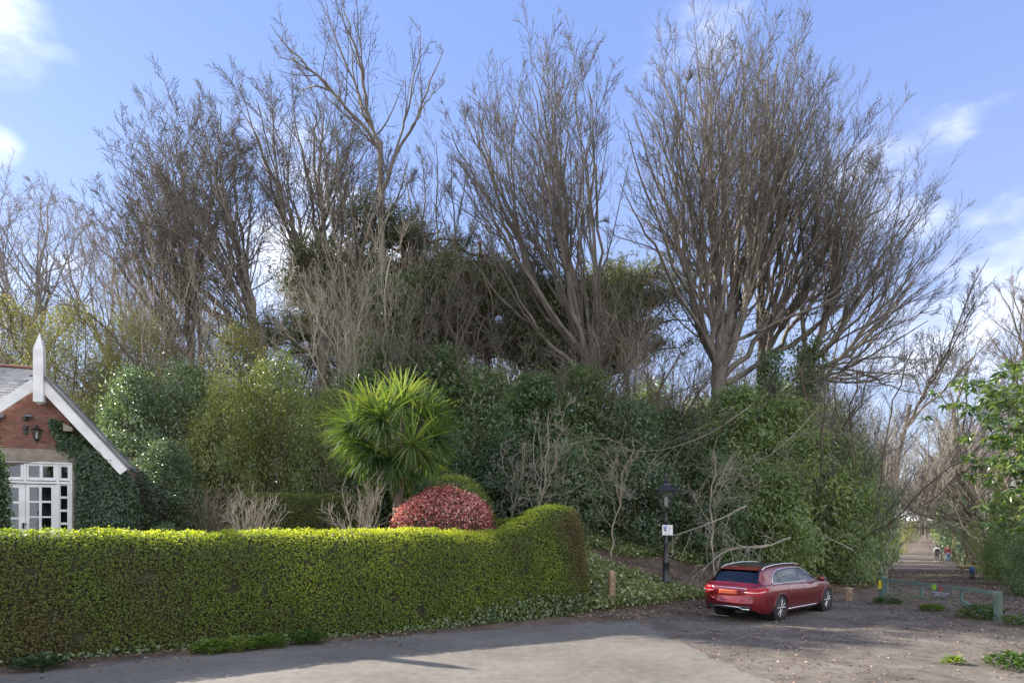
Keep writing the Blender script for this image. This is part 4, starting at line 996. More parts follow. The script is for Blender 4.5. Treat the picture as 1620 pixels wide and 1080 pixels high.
    dl = [(12.5, a, 29, b_) for a, b_ in rowsL] + [(-8, a, 8.8, b_) for a, b_ in rowsL]
    sash('door', 40, 765, 90, 905, dr); lf = sash('door', -14, 764, 39.2, 905, dl)
    sash('sidelight', 91, 764, 111, 905, [(95, 767.6, 106, 784.7), (95, 788, 106, 805.5), (95, 809, 106, 826), (95, 829.5, 106, 847), (95, 850, 106, 867)])
    sash('transom_window', 41, 731, 89, 760, [(44.7, 736, 62, 754.6), (66.7, 736.5, 84, 755)]); sash('transom_window', -8, 729, 38, 759, [(12.5, 734, 32, 754), (-5, 734, 8.5, 754)])
    sash('transom_window', 93, 733, 111, 760.5, [(96, 737.5, 106.7, 756)])
    f = MB(); z_a = uz(60, 764)[1]
    f.box(fx0, fx1, -.012, .12, z_a - .01, z_a + .055, .006); f.box(fx0, fx1, .0, .12, lz0 - .06, lz0 - .002, .004); f.box(fx1 - .055, fx1 - .002, .0, .12, G - .4, lz0 - .062)
    a1, a2 = uz(89, 800)[0], uz(93, 800)[0]; f.box(a1, a2, .005, .118, G - .4, z_a - .012); f.box(a1, a2, .005, .118, z_a + .057, lz0 - .062); a1, a2 = uz(38, 745)[0], uz(41, 745)[0]; f.box(a1, a2, .005, .118, z_a + .057, lz0 - .062)
    f.build('door_frame', M['white'], root)
    hu, hz_ = uz(36.5, 830); h = MB(); h.box(hu - .02, hu + .02, .0, .03, hz_ - .1, hz_ + .06, .005); h.box(hu - .01, hu + .1, -.04, -.01, hz_ + .02, hz_ + .04, .005); h.box(hu - .01, hu + .01, -.04, .0, hz_ + .02, hz_ + .04)
    h.build('door_handle', M['black'], lf)
    # bargeboards, proud of the wall
    bw = .27
    def barge(ua, za, ub, zb_, name='bargeboard'):
        d = np.array([ub - ua, zb_ - za]); d /= np.linalg.norm(d); nn = np.array([-d[1], d[0]]); nn = nn if nn[1] < 0 else -nn
        m = MB(); pts = [(ua, za), (ub, zb_), (ub + nn[0] * bw * .9, zb_ + nn[1] * bw), (ua + nn[0] * bw, za + nn[1] * bw)]
        m.prism(pts, -.30, -.26); return m.build(name, M['white'], root)
    barge(apex[0], apex[1], uR, zR); barge(apex[0], apex[1], uL, zL)
    # soffit + gable roof slabs
    def slab(ua, za, ub, zb_, name):
        d = np.array([ub - ua, zb_ - za]); L_ = np.linalg.norm(d); d /= L_; nn = np.array([-d[1], d[0]]); nn = nn if nn[1] > 0 else -nn
        m = MB(); e = np.array([ua, za]); f2 = np.array([ub, zb_]) + d * .06
        m.prism([tuple(e + nn * .004), tuple(f2 + nn * .004), tuple(f2 + nn * .045), tuple(e + nn * .045)], -.33, 1.0 if name == 'gable_roof' else 0); return m.build(name, M['lead'], root)
    slab(apex[0], apex[1], uR, zR, 'gable_roof')
    # verge slates on the right slope, seen edge on
    d = np.array([uR - apex[0], zR - apex[1]]); L_ = np.linalg.norm(d); d /= L_; ang = math.atan2(d[1], d[0]); ns = int(L_ / .19)
    sp = None
    for i in range(ns):
        for j in range(2):
            if sp is None: q = MB(); q.box(0, .23, 0, .3, 0, .014); sp = q.build('slate', M['slate'], root); o = sp
            else: o = sp.copy(); S.collection.objects.link(o); o.parent = root
            p = np.array(apex) + d * (.04 + i * .19); nn = np.array([-d[1], d[0]]); p = p + nn * .055
            o.location = (p[0], -.345 + j * .31, p[1]); o.rotation_euler = (0, -ang - .05, 0)
    # main roof to the left: faces the camera, its ridge is the horizontal one
    pit = math.radians(35); z0 = uz(0, 652)[1]; zr_f = lambda D: z0 + math.tan(pit) * D
    D = 2.0
    for _ in range(60):
        # photo row of the ridge at depth D near column 20
        kk = uz(20, 580, -D)[1]; D += (kk - zr_f(D)) * .8
    zr = zr_f(D); ridge_u1 = uz(49, 580, -D)[0] + .25
    m = MB(); m.add([(-6, -.2, zr_f(-.2) - .03), (ridge_u1, -.2, zr_f(-.2) - .03), (ridge_u1, D, zr - .03), (-6, D, zr - .03), (-6, 2 * D, z0 - .03), (ridge_u1, 2 * D, z0 - .03)], [(0, 1, 2, 3), (3, 2, 5, 4)])
    roof = m.build('roof', M['lead'], root)
    q = MB(); q.box(.003, .247, 0, .30, 0, .010); sl0 = q.build('slate', M['slate'], roof); firsts = True; ex = .19; nrow = int(D / math.cos(pit) / ex); c2 = 0
    for r in range(nrow):
        s = r * ex
        for c in range(13):
            u = ridge_u1 - .25 * (c + 1) - (r % 2) * .125
            if c2 > 250: break
            if firsts: o = sl0; firsts = False
            else: o = sl0.copy(); S.collection.objects.link(o); o.parent = roof
            o.location = (u, math.cos(pit) * s, z0 + math.sin(pit) * s + .004 + rng.uniform(0, .003)); o.rotation_euler = (pit - .045, rng.normal(0, .006), rng.normal(0, .006)); c2 += 1
    for i in range(8):
        g = MB(); u1 = ridge_u1 - i * .45; t = np.linspace(0, math.pi, 9); 
        g.add([(u1 - .445 * s_, D + .12 * math.cos(a), zr - .03 + .09 * math.sin(a)) for s_ in (0, 1) for a in t], [(k_, k_ + 1, k_ + 10, k_ + 9) for k_ in range(8)])
        g.build('ridge_tile', M['ridge'], root)
    # finial post
    fu = .5 * (uz(49, 600, .4)[0] + uz(69, 600, .4)[0]) + .02; hwf = .115; zt = uz(59, 525, .4)[1]; zs = uz(59, 552, .4)[1]; zb0 = uz(59, 636, .4)[1]
    f = MB(); r2 = hwf * math.sqrt(2)
    f.lathe([(r2 * .12, zb0 - .05), (r2, zb0 + .02), (r2, zs), (r2 * .04, zt)], (fu, -.30, 0), 4, 'z', math.pi / 4)
    f.build('finial', M['white'], root)
    b = MB(); cu, cz = uz(111, 678); b.prism([(cu - .1, cz - .1), (cu + .12, cz - .1), (cu + .12, cz + .0), (cu - .1, cz + .12)], -.25, 0); b.build('bracket', M['stone'], root)
    # wall lantern and lamp above it
    lu, lz = uz(41, 680); la = MB()
    la.box(lu - .05, lu + .05, -.05, -.015, lz - .12, lz + .12, .01)
    la.tube([(lu, -.05, lz - .02), (lu + .1, -.2, lz + .08), (lu + .28, -.32, lz + .1), (lu + .36, -.34, lz + .04)], .013, 6)
    lr = thing('wall_lantern', 'black carriage lantern bracketed to the brick gable under a small floodlight', 'lantern', (O[0], O[1], 0), th)
    la.build('bracket', M['black'], lr)
    cx, cy = lu + .36, -.34
    c = MB(); c.lathe([(.03, .05), (.16, -.02), (.15, -.035)], (cx, cy, lz + .0), 6); c.lathe([(.012, .11), (.03, .09), (.01, .05)], (cx, cy, lz), 6); c.build('cap', M['black'], lr)
    c = MB()
    for k in range(6):
        a = k * math.pi / 3; c.tube([(cx + .135 * math.cos(a), cy + .135 * math.sin(a), lz - .035), (cx + .07 * math.cos(a), cy + .07 * math.sin(a), lz - .28)], .008, 4)
    c.lathe([(.075, -.28), (.05, -.31), (.015, -.35)], (cx, cy, lz), 6); c.build('cage', M['black'], lr)
    c = MB(); c.lathe([(.128, -.04), (.066, -.278)], (cx, cy, lz), 6); c.build('pane', M['glass'], lr)
    c = MB(); c.lathe([(.02, -.28), (.03, -.2), (.025, -.1), (.01, -.08)], (cx, cy, lz), 10); c.build('bulb', M['white'], lr)
    fl = thing('floodlight', 'small grey dome floodlight on the brick gable above the lantern', 'lamp', (O[0], O[1], 0), th); fu2, fz = uz(45, 661)
    c = MB(); c.box(fu2 - .09, fu2 - .01, -.12, -.014, fz - .08, fz + .03, .01); c.build('mount', M['black'], fl)
    c = MB(); c.lathe([(.02, .06), (.08, .035), (.12, -.01), (.11, -.02)], (fu2 + .06, -.15, fz + .02), 14); c.build('shade', M['lead'], fl, True)
    # ivy on the gable end
    rng = np.random.default_rng(9); n = 11000; iv = thing('ivy', 'dense dark ivy covering the right end of the brick gable', 'climber', (O[0], O[1], 0), th)
    u_a, u_b = uz(122, 800)[0], uz(212, 800)[0]; u = rng.uniform(0, 1, n * 2); zz = rng.uniform(0, 1, n * 2)
    U = u_a + (u_b + .1 - u_a) * u; Zt = np.interp(U, [u_a, u_a + .25, (u_a + u_b) / 2, u_b - .15, u_b + .1], [uz(122, 728)[1], uz(140, 706)[1], uz(165, 712)[1], uz(200, 750)[1], uz(210, 775)[1]])
    Zp = 1.2 + (Zt - 1.2) * zz; dep_ = -.05 - .38 * np.sqrt(np.clip(np.sin(np.clip(u, .0, 1) * math.pi), 0, 1)) * np.sqrt(np.clip(1 - zz ** 4, 0, 1)) * (1 + .3 * vnoise(np.stack([U, Zp, U * 0], 1), 4, 2))
    C = np.stack([U, dep_ + rng.normal(0, .05, n * 2), Zp], 1)
    # thin tendrils climbing onto the brick
    t = rng.random(900); ua2, za2 = uz(84, 668); ub2, zb2 = uz(140, 716); C2 = np.stack([ua2 + (ub2 - ua2) * t, -.05 - rng.random(900) * .06, za2 + (zb2 - za2) * t], 1) + rng.normal(0, 1, (900, 3)) * np.stack([.05 + .22 * t, .02 + 0 * t, .05 + .16 * t], 1)
    t3 = rng.random(160); C3 = np.stack([uz(92, 705)[0] + .45 * t3, -.05 - .04 * rng.random(160), uz(92, 705)[1] + rng.normal(0, .04, 160)], 1)
    C = np.concatenate([C, C2, C3]); m_ = len(C)
    leaves('foliage', rng, C, np.array([0, -1., .35]) + rng.normal(0, .45, (m_, 3)), .09 * rng.uniform(.6, 1.2, m_), .075, rng.random(m_) * .75, M['ivy'], iv, 1.0)
build_house()

# ------------------------------------------------------------------ bank cover, litter, weeds
def scatter(name, n, xr, yr, test, L, Wd, mat, seed, lift=.02, up=1.0, jit=.35, tf=None, droop=.2, label=None, cat=None):
    rng = np.random.default_rng(seed); x = rng.uniform(*xr, n); y = rng.uniform(*yr, n); P = np.stack([x, y], 1); k = test(P, rng); P = P[k]; z = ground_z(P[:, 0], P[:, 1])
    C = np.stack([P[:, 0], P[:, 1], z + lift * rng.random(len(z))], 1); m = len(C)
    tn = rng.random(m) if tf is None else tf(C, rng)
    return tag(leaves(name, rng, C, np.array([0, -.0, up]) + rng.normal(0, jit, (m, 3)), L * rng.uniform(.6, 1.3, m), Wd * rng.uniform(.6, 1.3, m), tn, M[mat], None, droop), label, cat, kind='stuff')
def ivy_test(P, rng):
    d = sdist(P, FOOT); v = vnoise(np.c_[P, P[:, :1] * 0], .9, 3)
    return (d > .5 + .5 * v) & (d < 9) & (P[:, 0] > 2.0) & (v + .6 * vnoise(np.c_[P, P[:, :1] * 0], 2.5, 8) > -.55 + smooth(11, 16, P[:, 0]) * .5) & (P[:, 0] < 26)
scatter('ivy_ground_cover', 85000, (1.8, 15), (16, 27.5), ivy_test, .11, .09, 'ivy_bank', 131, .38, .8, .6)
scatter('far_ivy_cover', 30000, (12, 27), (24, 42), ivy_test, .12, .10, 'ivy_bank', 135, .3, .8, .6)
def lit_test(P, rng):
    d = sdist(P, FOOT); v = vnoise(np.c_[P, P[:, :1] * 0], 1.3, 5)
    near = np.exp(-(d / np.where(d > 0, 1.6, .55 + .4 * v)) ** 2) + .28 * ((d > 0) & (d < 10))
    return (rng.random(len(P)) < near) & (P[:, 0] > -14) & ((d > -2.2)) & (P[:, 1] > 5)
scatter('leaf_litter', 150000, (-14, 30), (6, 44), lit_test, .085, .055, 'litter', 132, .05, 1.0, .5)
def lit2(P, rng):
    r = -sdist(P, RIGHT); v = vnoise(np.c_[P, P[:, :1] * 0], 1.0, 6)
    return rng.random(len(P)) < (smooth(-8.5, -1.5, r) * (.6 + .4 * v)) * (P[:, 1] < 40) * (r < 5)
scatter('fallen_leaves', 60000, (10, 30), (8, 40), lit2, .085, .055, 'litter', 133, .03, 1.0, .45)
def apron_test(P, rng):
    d = sdist(P, FOOT); v = vnoise(np.c_[P, P[:, :1] * 0], .8, 16); x0 = 3.6 + .06 * (15 - P[:, 1])
    return (d < 0) & (P[:, 0] > x0) & (rng.random(len(P)) < .16 + .3 * np.clip(v, 0, 1) + .5 * smooth(8, 13, P[:, 0]))
scatter('scattered_leaves', 30000, (3.5, 20), (8, 24), apron_test, .055, .04, 'litter', 136, .012, 1.0, .3)
def verge_test(P, rng):
    r = -sdist(P, RIGHT); return (r > -.3) & (r < 4) & (vnoise(np.c_[P, P[:, :1] * 0], 1.2, 7) > -.2)
scatter('verge_ivy', 30000, (18, 34), (14, 44), verge_test, .11, .08, 'privet', 134, .35, .8, .6)

def weed(label, px, Y, r, n, seed, mat='grass', h=.2, group=None, L=.13, W_=.06):
    rng = np.random.default_rng(seed); x = X_at(px, Y); z = gz(x, Y); a = rng.uniform(0, 6.3, n); q = r * .75 * rng.random(n) ** .7; C = np.stack([q * np.cos(a) * 1.3, q * np.sin(a) * .8, .02 + rng.random(n) * h * 1.5 * (1 - q / r * .7)], 1)
    T = np.stack([np.cos(a), np.sin(a), rng.uniform(-.2, .9, n)], 1)
    o = leaves('weed', rng, C, np.stack([-np.cos(a) * .4, -np.sin(a) * .4, np.ones(n)], 1) + rng.normal(0, .3, (n, 3)), L * rng.uniform(.6, 1.3, n), W_, rng.random(n), M[mat], None, T=T)
    o.location = (x, Y, z); return tag(o, label, 'weeds', group)
weed('bright weed clump at the hedge foot, leftmost of the row', 330, 12.1, .30, 260, 141)
weed('low weed clump second from left along the hedge foot', 375, 12.35, .33, 280, 142)
weed('low weed clump in the middle of the row at the hedge foot', 425, 12.7, .33, 280, 143)
weed('rightmost weed clump of the row at the hedge foot', 487, 13.1, .33, 260, 144)
weed('dark ivy-like weeds at the bottom left hedge corner', 60, 10.75, .45, 260, 145, 'ivy', .18)
weed('grass tuft round the foot of the left gate post', 1404, 20.1, .40, 420, 146, 'grass', .14, L=.16, W_=.015)
weed('small bright tuft under the middle of the gate', 1474, 18.4, .33, 200, 147, 'grass', .12)
weed('nettle patch at the foot of the right gate post', 1555, 16.7, .60, 420, 148, 'grass', .3)
weed('small green tuft alone on the dirt in the lower right', 1508, 11.2, .14, 60, 149, 'grass', .08)
weed('leafy weed at the bottom right corner of the picture', 1605, 10.8, .45, 260, 150, 'grass', .2)
weed('small green plant on the right verge beyond the gate', 1612, 15.6, .4, 160, 151, 'grass', .2)

# arching fallen branches on the bank
def fallen(label, pts, r, seed, mat='bark_pale', c1=8):
    rng = np.random.default_rng(seed); P = np.array([(X_at(px, Y), Y, Z_at(py, Y)) for px, py, Y in pts]); o = P[0].copy(); root = thing('fallen_branch', label, 'branch', tuple(o))
    t = np.linspace(0, 1, 14); tk = np.linspace(0, 1, len(P)); Q = np.stack([np.interp(t, tk, P[:, k]) for k in range(3)], 1)
    for _ in range(2): Q[1:-1] = .25 * Q[:-2] + .5 * Q[1:-1] + .25 * Q[2:]
    Q = Q - o + rng.normal(0, .01, (14, 3))
    bare_tree(root, rng, [(Q[:3], np.full(3, r))], [(Q, r * (1 - .7 * t))], M[mat], M[mat], c1=c1, c2=4, levels=2, rt=.008, a=(40, 40, 40), up=(-.9, -.4, 0), ratio=(.45, .45, .5), wob=.12)
fallen('pale forked dead branch arching down over the ivy behind the car', [(1215, 862, 21.5), (1180, 866, 21), (1150, 868, 20.6), (1128, 885, 20.2), (1112, 902, 20)], .035, 161, c1=9)
fallen('pale dead branch hanging from the bank towards the car roof', [(1250, 850, 21.8), (1205, 868, 21.3), (1165, 862, 20.8), (1150, 845, 20.6)], .03, 162)
fallen('bare branch reaching left beside the parking sign', [(1180, 800, 22.5), (1130, 825, 21.8), (1085, 840, 21), (1062, 848, 20.7)], .03, 163)
fallen('bare branch lying across the dark bank right of the car', [(1350, 870, 25), (1310, 850, 25.4), (1280, 840, 25.8), (1260, 838, 26)], .03, 164)
fallen('long arching grey branch above the raised hedge end', [(1010, 720, 23.6), (960, 690, 23), (905, 700, 22.4), (850, 728, 22)], 0.019, 165, mat='twig_mid', c1=10)
fallen('long pale branch sweeping left in front of the laurels above the lantern', [(1190, 640, 24), (1120, 690, 23.4), (1040, 715, 22.8), (960, 712, 22.4)], 0.02, 166, mat='twig_mid', c1=11)
fallen('pale arching branch hanging over the middle of the laurels right of the lantern', [(1290, 650, 24.8), (1230, 715, 24), (1165, 745, 23.4), (1100, 740, 23)], 0.02, 167, mat='twig_mid', c1=11)
fallen('thin branch arching right over the shining laurels toward the path', [(1230, 700, 24.4), (1290, 680, 24), (1345, 690, 23.8), (1395, 720, 23.6)], 0.018, 168, mat='twig_mid', c1=10)
fallen('thin bare branch reaching over the dark gap left of the lantern', [(930, 760, 23), (900, 780, 22.6), (860, 785, 22.2), (820, 800, 22)], 0.016, 169, mat='twig_mid', c1=9)
def sapling(label, px, Y, base, topx, top, r, seed, mat='bark_brown', c1=8):
    rng = np.random.default_rng(seed); x = X_at(px, Y); z = gz(x, Y); root = thing('sapling', label, 'tree', (x, Y, z))
    e = np.array([X_at(topx, Y) - x, 0, Z_at(top, Y) - z]); L = [limb(rng, (0, 0, -.2), e, 14, r * .8, r * .2, .2, .4, .5)]
    for k in range(4):
        u = rng.uniform(.35, .7); b = L[0][0][int(u * 13)]; L.append(limb(rng, b, b + (e - b) * rng.uniform(.6, 1) + rng.normal(0, .9, 3), 14, r * .35, .007, .25, .5, .5))
    bare_tree(root, rng, [(L[0][0][:3], L[0][1][:3] * 1.1)], L, M[mat], M[mat], c1=max(4, c1 - 3), c2=4, c3=3, levels=3, rt=.0055, wob=.07, a=(50, 50, 45), ratio=(.3, .4, .5))
sapling('thin pale sapling in the dark gap right of the dome bushes', 855, 22.5, 820, 868, 650, .05, 171, 'bark_pale')
sapling('forked pale sapling left of the other in the dark gap', 800, 23, 830, 830, 700, .035, 172, 'bark_pale')
sapling('thin leaning sapling on the ivy bank left of the lantern', 968, 22.8, 830, 1000, 690, .04, 173, 'bark_pale')
sapling('pale sapling on the bank between the lantern and the car', 1128, 22.6, 850, 1135, 690, .045, 174, 'bark_pale')
sapling('leaning thin trunk on the left edge of the path', 1392, 33, 870, 1425, 720, .10, 175)
sapling('second leaning trunk on the left edge of the path, straighter', 1400, 36, 868, 1412, 700, .10, 176)
sapling('thin straight young trunk beside the two walkers', 1491, 66, 880, 1489, 790, .09, 177)
sapling('pale thin trunk behind the log bench', 1527, 50, 860, 1515, 740, .13, 178, 'bark_mossy')
sapling('pale trunk right of the walkers under the level branches', 1512, 60, 860, 1500, 760, .14, 179, 'bark_mossy')

# ------------------------------------------------------------------ street lantern with its parking sign
def street_lantern():
    Y = 20.3; x = X_at(1053.5, Y); z = gz(x, Y) - .1; H = lambda py: Z_at(py, Y) - z
    root = thing('street_lamp', 'black cast-iron street lantern with a white parking sign, standing in the ivy', 'street lamp', (x, Y, z))
    m = MB(); g = H(915)
    m.lathe([(.15, -.3), (.15, g - .1), (.13, g - .02), (.105, g), (.105, g + .5), (.12, g + .52), (.12, g + .56), (.085, g + .6), (.075, H(862)), (.085, H(860)), (.085, H(857)), (.065, H(855)), (.055, H(826)), (.07, H(825)), (.05, H(822)), (.035, H(812)), (.03, H(806)), (.06, H(803)), (.02, H(801))], n=16)
    m.build('column', M['black'], root, True)
    m = MB(); m.tube([(-.28, 0, H(822)), (.05, 0, H(822))], .014, 6); m.lathe([(.0, -.02), (.022, 0), (.0, .02)], (-.28, 0, H(822)), 8); m.build('ladder_bar', M['black'], root)
    zt, zb = H(777), H(802)
    m = MB()
    for k in range(4):
        a = math.pi / 4 + k * math.pi / 2; t, b = .34, .18
        m.tube([(t * math.cos(a), t * math.sin(a), zt), (b * math.cos(a), b * math.sin(a), zb)], .012, 5)
    m.lathe([(.165, 0), (.165, .03), (.05, .035)], (0, 0, zb - .03), 4, 'z', math.pi / 4); m.lathe([(.355, 0), (.355, .025), (.32, .03)], (0, 0, zt - .02), 4, 'z', math.pi / 4)
    for s in (-1, 1): m.tube([(0.03 * s, 0, H(812)), (.16 * s, 0, H(810)), (.13 * s, 0, H(804)), (.1 * s, 0, zb - .02)], .009, 5)
    m.build('cage', M['black'], root)
    for k in range(4):
        a0, a1 = math.pi / 4 + k * math.pi / 2, math.pi / 4 + (k + 1) * math.pi / 2; t, b = .332, .176
        p = MB(); p.add([(b * math.cos(a0), b * math.sin(a0), zb), (b * math.cos(a1), b * math.sin(a1), zb), (t * math.cos(a1), t * math.sin(a1), zt), (t * math.cos(a0), t * math.sin(a0), zt)], [(0, 1, 2, 3)]); p.build('pane', M['glass'], root)
    m = MB(); m.lathe([(.44, -.01), (.45, .02), (.27, .13), (.14, .2), (.12, .26), (.09, .3)], (0, 0, zt), 4, 'z', math.pi / 4)
    m.lathe([(.1, .3), (.11, .31), (.06, .36), (.065, .39), (.03, .43), (.02, .46), (.035, .49), (.01, .55)], (0, 0, zt), 10); m.build('roof', M['black'], root)
    m = MB(); m.lathe([(.04, 0), (.05, .1), (.05, .26), (.03, .32)], (0, 0, zb + .03), 10); m.build('burner', M['lens'], root)
    # sign
    s0, s1 = X_at(1047.5, Y - .1) - x, X_at(1064, Y - .1) - x; za, zb2 = H(846), H(830)
    m = MB(); m.box(s0, s1, -.125, -.115, za, zb2, .002); sg = m.build('parking_sign', M['sign_white'], root)
    w = s1 - s0; h = zb2 - za
    m = MB(); m.box(s0 + w * .12, s0 + w * .42, -.128, -.1255, za + h * .60, zb2 - h * .08); m.build('symbol_panel', M['sign_blue'], sg)
    m = MB(); m.box(s0 + w * .12, s0 + w * .42, -.128, -.1255, za + h * .42, za + h * .56); m.build('arrow_panel', M['sign_dark'], sg)
    text(sg, 'P', s0 + w * .27, -.1295, za + h * .76, .11, M['sign_white'])
    for i, t in enumerate(('Permit', 'holders', 'only')): text(sg, t, s0 + w * .70, -.1275, zb2 - h * (.18 + .16 * i), .040, M['sign_dark'])
    for i, t in enumerate(('8 am - 6 pm', 'Mon - Sat')): text(sg, t, s0 + w * .5, -.1275, za + h * (.28 - .17 * i), .040, M['sign_dark'])
def text(parent, s, x, y, z, size, mat, rz=0):
    c = bpy.data.curves.new('lettering', 'FONT'); c.body = s; c.size = size; c.align_x = 'CENTER'; c.align_y = 'CENTER'; c.extrude = .0006; c.materials.append(mat)
    t_ = link(bpy.data.objects.new('lettering', c)); bpy.context.view_layer.update(); me = bpy.data.meshes.new_from_object(t_.evaluated_get(bpy.context.evaluated_depsgraph_get())); bpy.data.objects.remove(t_)
    o = link(bpy.data.objects.new('lettering', me), parent); o.location = (x, y, z); o.rotation_euler = (math.radians(90), 0, rz); return o
M['lens'] = simple('frosted', (.75, .72, .62), .4); M['sign_white'] = simple('sign_white', (.72, .72, .72), .4, var=.03); M['sign_blue'] = simple('sign_blue', (.03, .10, .42), .4, var=.05)
M['sign_dark'] = simple('sign_dark', (.06, .06, .07), .5, var=.05); M['sign_grey'] = simple('sign_grey', (.14, .14, .15), .4, var=.06); M['sign_green'] = simple('sign_green', (.25, .52, .05), .4, var=.05)
M['sign_red'] = simple('sign_red', (.55, .06, .06), .4, var=.05); M['yellow'] = simple('yellow_label', (.75, .62, .04), .4, var=.05); M['blue'] = simple('bollard_blue', (.05, .13, .35), .5, var=.1)
street_lantern()

def posts():
    Y = 18.3; x = X_at(967.5, Y); z = gz(x, Y); h = Z_at(901, Y) - z
    root = thing('wooden_post', 'weathered square wooden post with a pointed top beside the hedge end', 'post', (x, Y, z), .25)
    m = MB(); m.lathe([(.125, -.5), (.125, h - .1), (.07, h)], (0, 0, 0), 4, 'z', math.pi / 4); m.build('shaft', M['wood'], root)
    m = MB(); m.box(-.03, .03, -.096, -.088, h * .55, h * .62); m.build('notch_plate', M['endgrain'], root)
    Y = 21.0; x = X_at(1342, Y); z = gz(x, Y); h = Z_at(929, Y) - z
    root = thing('sawn_stump', 'short round sawn log bollard standing in front of the car', 'bollard', (x, Y, z), .3)
    rng = np.random.default_rng(3); m = MB(); m.lathe([(.16, -.2), (.15, .05), (.135, h * .6), (.14, h - .02)], (0, 0, 0), 14); m.build('log', M['wood'], root, True)
    m = MB(); m.lathe([(.138, h - .02), (.13, h), (.01, h + .004)], (0, 0, 0), 14); m.build('cut_face', M['endgrain'], root)
    Y = 31.0; x = X_at(1538, Y); z = gz(x, Y); h = Z_at(896.5, Y) - z
    root = thing('bollard', 'short black bollard with a blue top at the side of the path', 'bollard', (x, Y, z))
    m = MB(); m.lathe([(.11, -.2), (.11, h * .55)], (0, 0, 0), 14); m.build('post', M['black'], root, True)
    m = MB(); m.lathe([(.115, h * .55), (.115, h - .04), (.08, h), (.01, h + .01)], (0, 0, 0), 14); m.build('blue_cap', M['blue'], root, True)
    Y = 43; x = X_at(1541, Y); z = gz(x, Y); root = thing('log_bench', 'rough log bench with one upright log beyond the bollard', 'bench', (x, Y, z), -.3)
    m = MB(); m.tube([(-1.0, 0, .25), (-.3, .02, .2), (.5, 0, .22)], [.13, .15, .14], 10); m.build('seat', M['endgrain'], root, True)
    m = MB(); m.tube([(-.1, .25, .5), (.75, .25, .42)], [.2, .21], 12); m.build('upper_log', M['wood'], root, True)
    for s in (-.7, .35):
        m = MB(); m.lathe([(.12, -.3), (.12, .15)], (s, 0, 0), 10); m.build('leg', M['wood'], root, True)
posts()

def gate():
    A = np.array([X_at(1396, 20.3), 20.3]); B = np.array([X_at(1579, 16.3), 16.3]); d = B - A; Lg = np.hypot(*d); u = d / Lg; ang = math.atan2(u[1], u[0]); za, zb = gz(*A), gz(*B)
    root = thing('barrier_gate', 'green wooden barrier gate with a grey notice across the path', 'gate', (A[0], A[1], 0), ang)
    def s_of(px):   # distance along the gate at a photo column
        k = (px - CX) / F; return (k * A[1] - A[0]) / (u[0] - k * u[1])
    def zof(px, py):
        s = s_of(px); return s, Z_at(py, A[1] + u[1] * s)
    m = MB(); h = Z_at(911, 20.3); m.box(-.07, .07, -.07, .07, -.5, h, .015); m.build('post', M['gate_green'], root)
    m = MB(); m.box(-.06, .06, -.1, -.087, h - .42, h - .13, .01); m.build('marker_plate', M['yellow'], root)
    h2 = Z_at(935, 16.3); m = MB(); m.box(Lg - .07, Lg + .07, -.07, .07, -.5, h2, .015); m.build('post', M['gate_green'], root)
    def bar(p0, p1, w, mat, name, y0=-.045, y1=.045):
        (s0, z0), (s1, z1) = p0, p1; dd = np.array([s1 - s0, z1 - z0]); dd /= np.linalg.norm(dd); nn = np.array([-dd[1], dd[0]]) * w / 2; q = MB()
        q.prism([(s0 - nn[0], z0 - nn[1]), (s1 - nn[0], z1 - nn[1]), (s1 + nn[0], z1 + nn[1]), (s0 + nn[0], z0 + nn[1])], y0, y1); return q.build(name, mat, root)
    t0, t1 = zof(1400, 916), zof(1572, 937); bar(t0, (Lg - .085, t1[1]), .085, M['gate_green'], 'top_rail')
    l0, l1 = zof(1401, 939), zof(1521, 950.5); bar(l0, l1, .08, M['moss_wood'], 'lower_rail'); bar(l1, zof(1563, 972), .09, M['gate_green'], 'diagonal_brace', -.04, .04)
    for px in (1403, 1458, 1521):
        s, zt = zof(px, np.interp(px, [1400, 1572], [917.5, 938])); _, zl = zof(px, np.interp(px, [1401, 1521], [938, 949])); q = MB(); q.box(s - .035, s + .035, -.036, .036, zl + .03, zt - .03); q.build('upright', M['gate_green'], root)
    a, b = zof(1477, 924), zof(1504.5, 946.5); z1 = a[1] + .02; z0 = b[1] - .02
    q = MB(); q.box(a[0], b[0], -.062, -.048, z0, z1, .002); sg = q.build('notice_board', M['sign_grey'], root); w = b[0] - a[0]; hh = z1 - z0
    q = MB(); q.prism([(a[0] + .01, z1 - hh * .38), (a[0] + .04, z1 - hh * .44), (a[0] + w * .14, z1 - hh * .46), (a[0] + w * .25, z1 - hh * .36), (a[0] + w * .29, z1 - .006), (a[0] + .01, z1 - .006)], -.065, -.063); q.build('green_emblem', M['sign_green'], sg)
    c = (a[0] + w * .53, z1 - hh * .30); r = hh * .17; n = 24
    q = MB(); V = [(c[0] + rr * math.cos(k * 2 * math.pi / n), -.066, c[1] + rr * math.sin(k * 2 * math.pi / n)) for rr in (r, r * .72) for k in range(n)]; q.add(V, [(k, (k + 1) % n, (k + 1) % n + n, k + n) for k in range(n)])
    e = r * .62; f = r * .13; q.add([(c[0] - e - f, -.0665, c[1] - e + f), (c[0] - e + f, -.0665, c[1] - e - f), (c[0] + e + f, -.0665, c[1] + e - f), (c[0] + e - f, -.0665, c[1] + e + f)], [(0, 1, 2, 3)]); q.build('prohibition_sign', M['sign_red'], sg)
    text(sg, 'EMERGENCY ACCESS', a[0] + w * .52, -.0645, z1 - hh * .60, .098 * w / 1.0 * 1.0, M['sign_white']); text(sg, 'KEEP CLEAR', a[0] + w * .52, -.0645, z1 - hh * .76, .11 * w, M['sign_white'])
    q = MB(); q.lathe([(.02, 0), (.02, .002)], (a[0] + w * .16, -.066, z0 + hh * .15), 10, 'y'); q.build('white_emblem', M['sign_white'], sg)
gate()

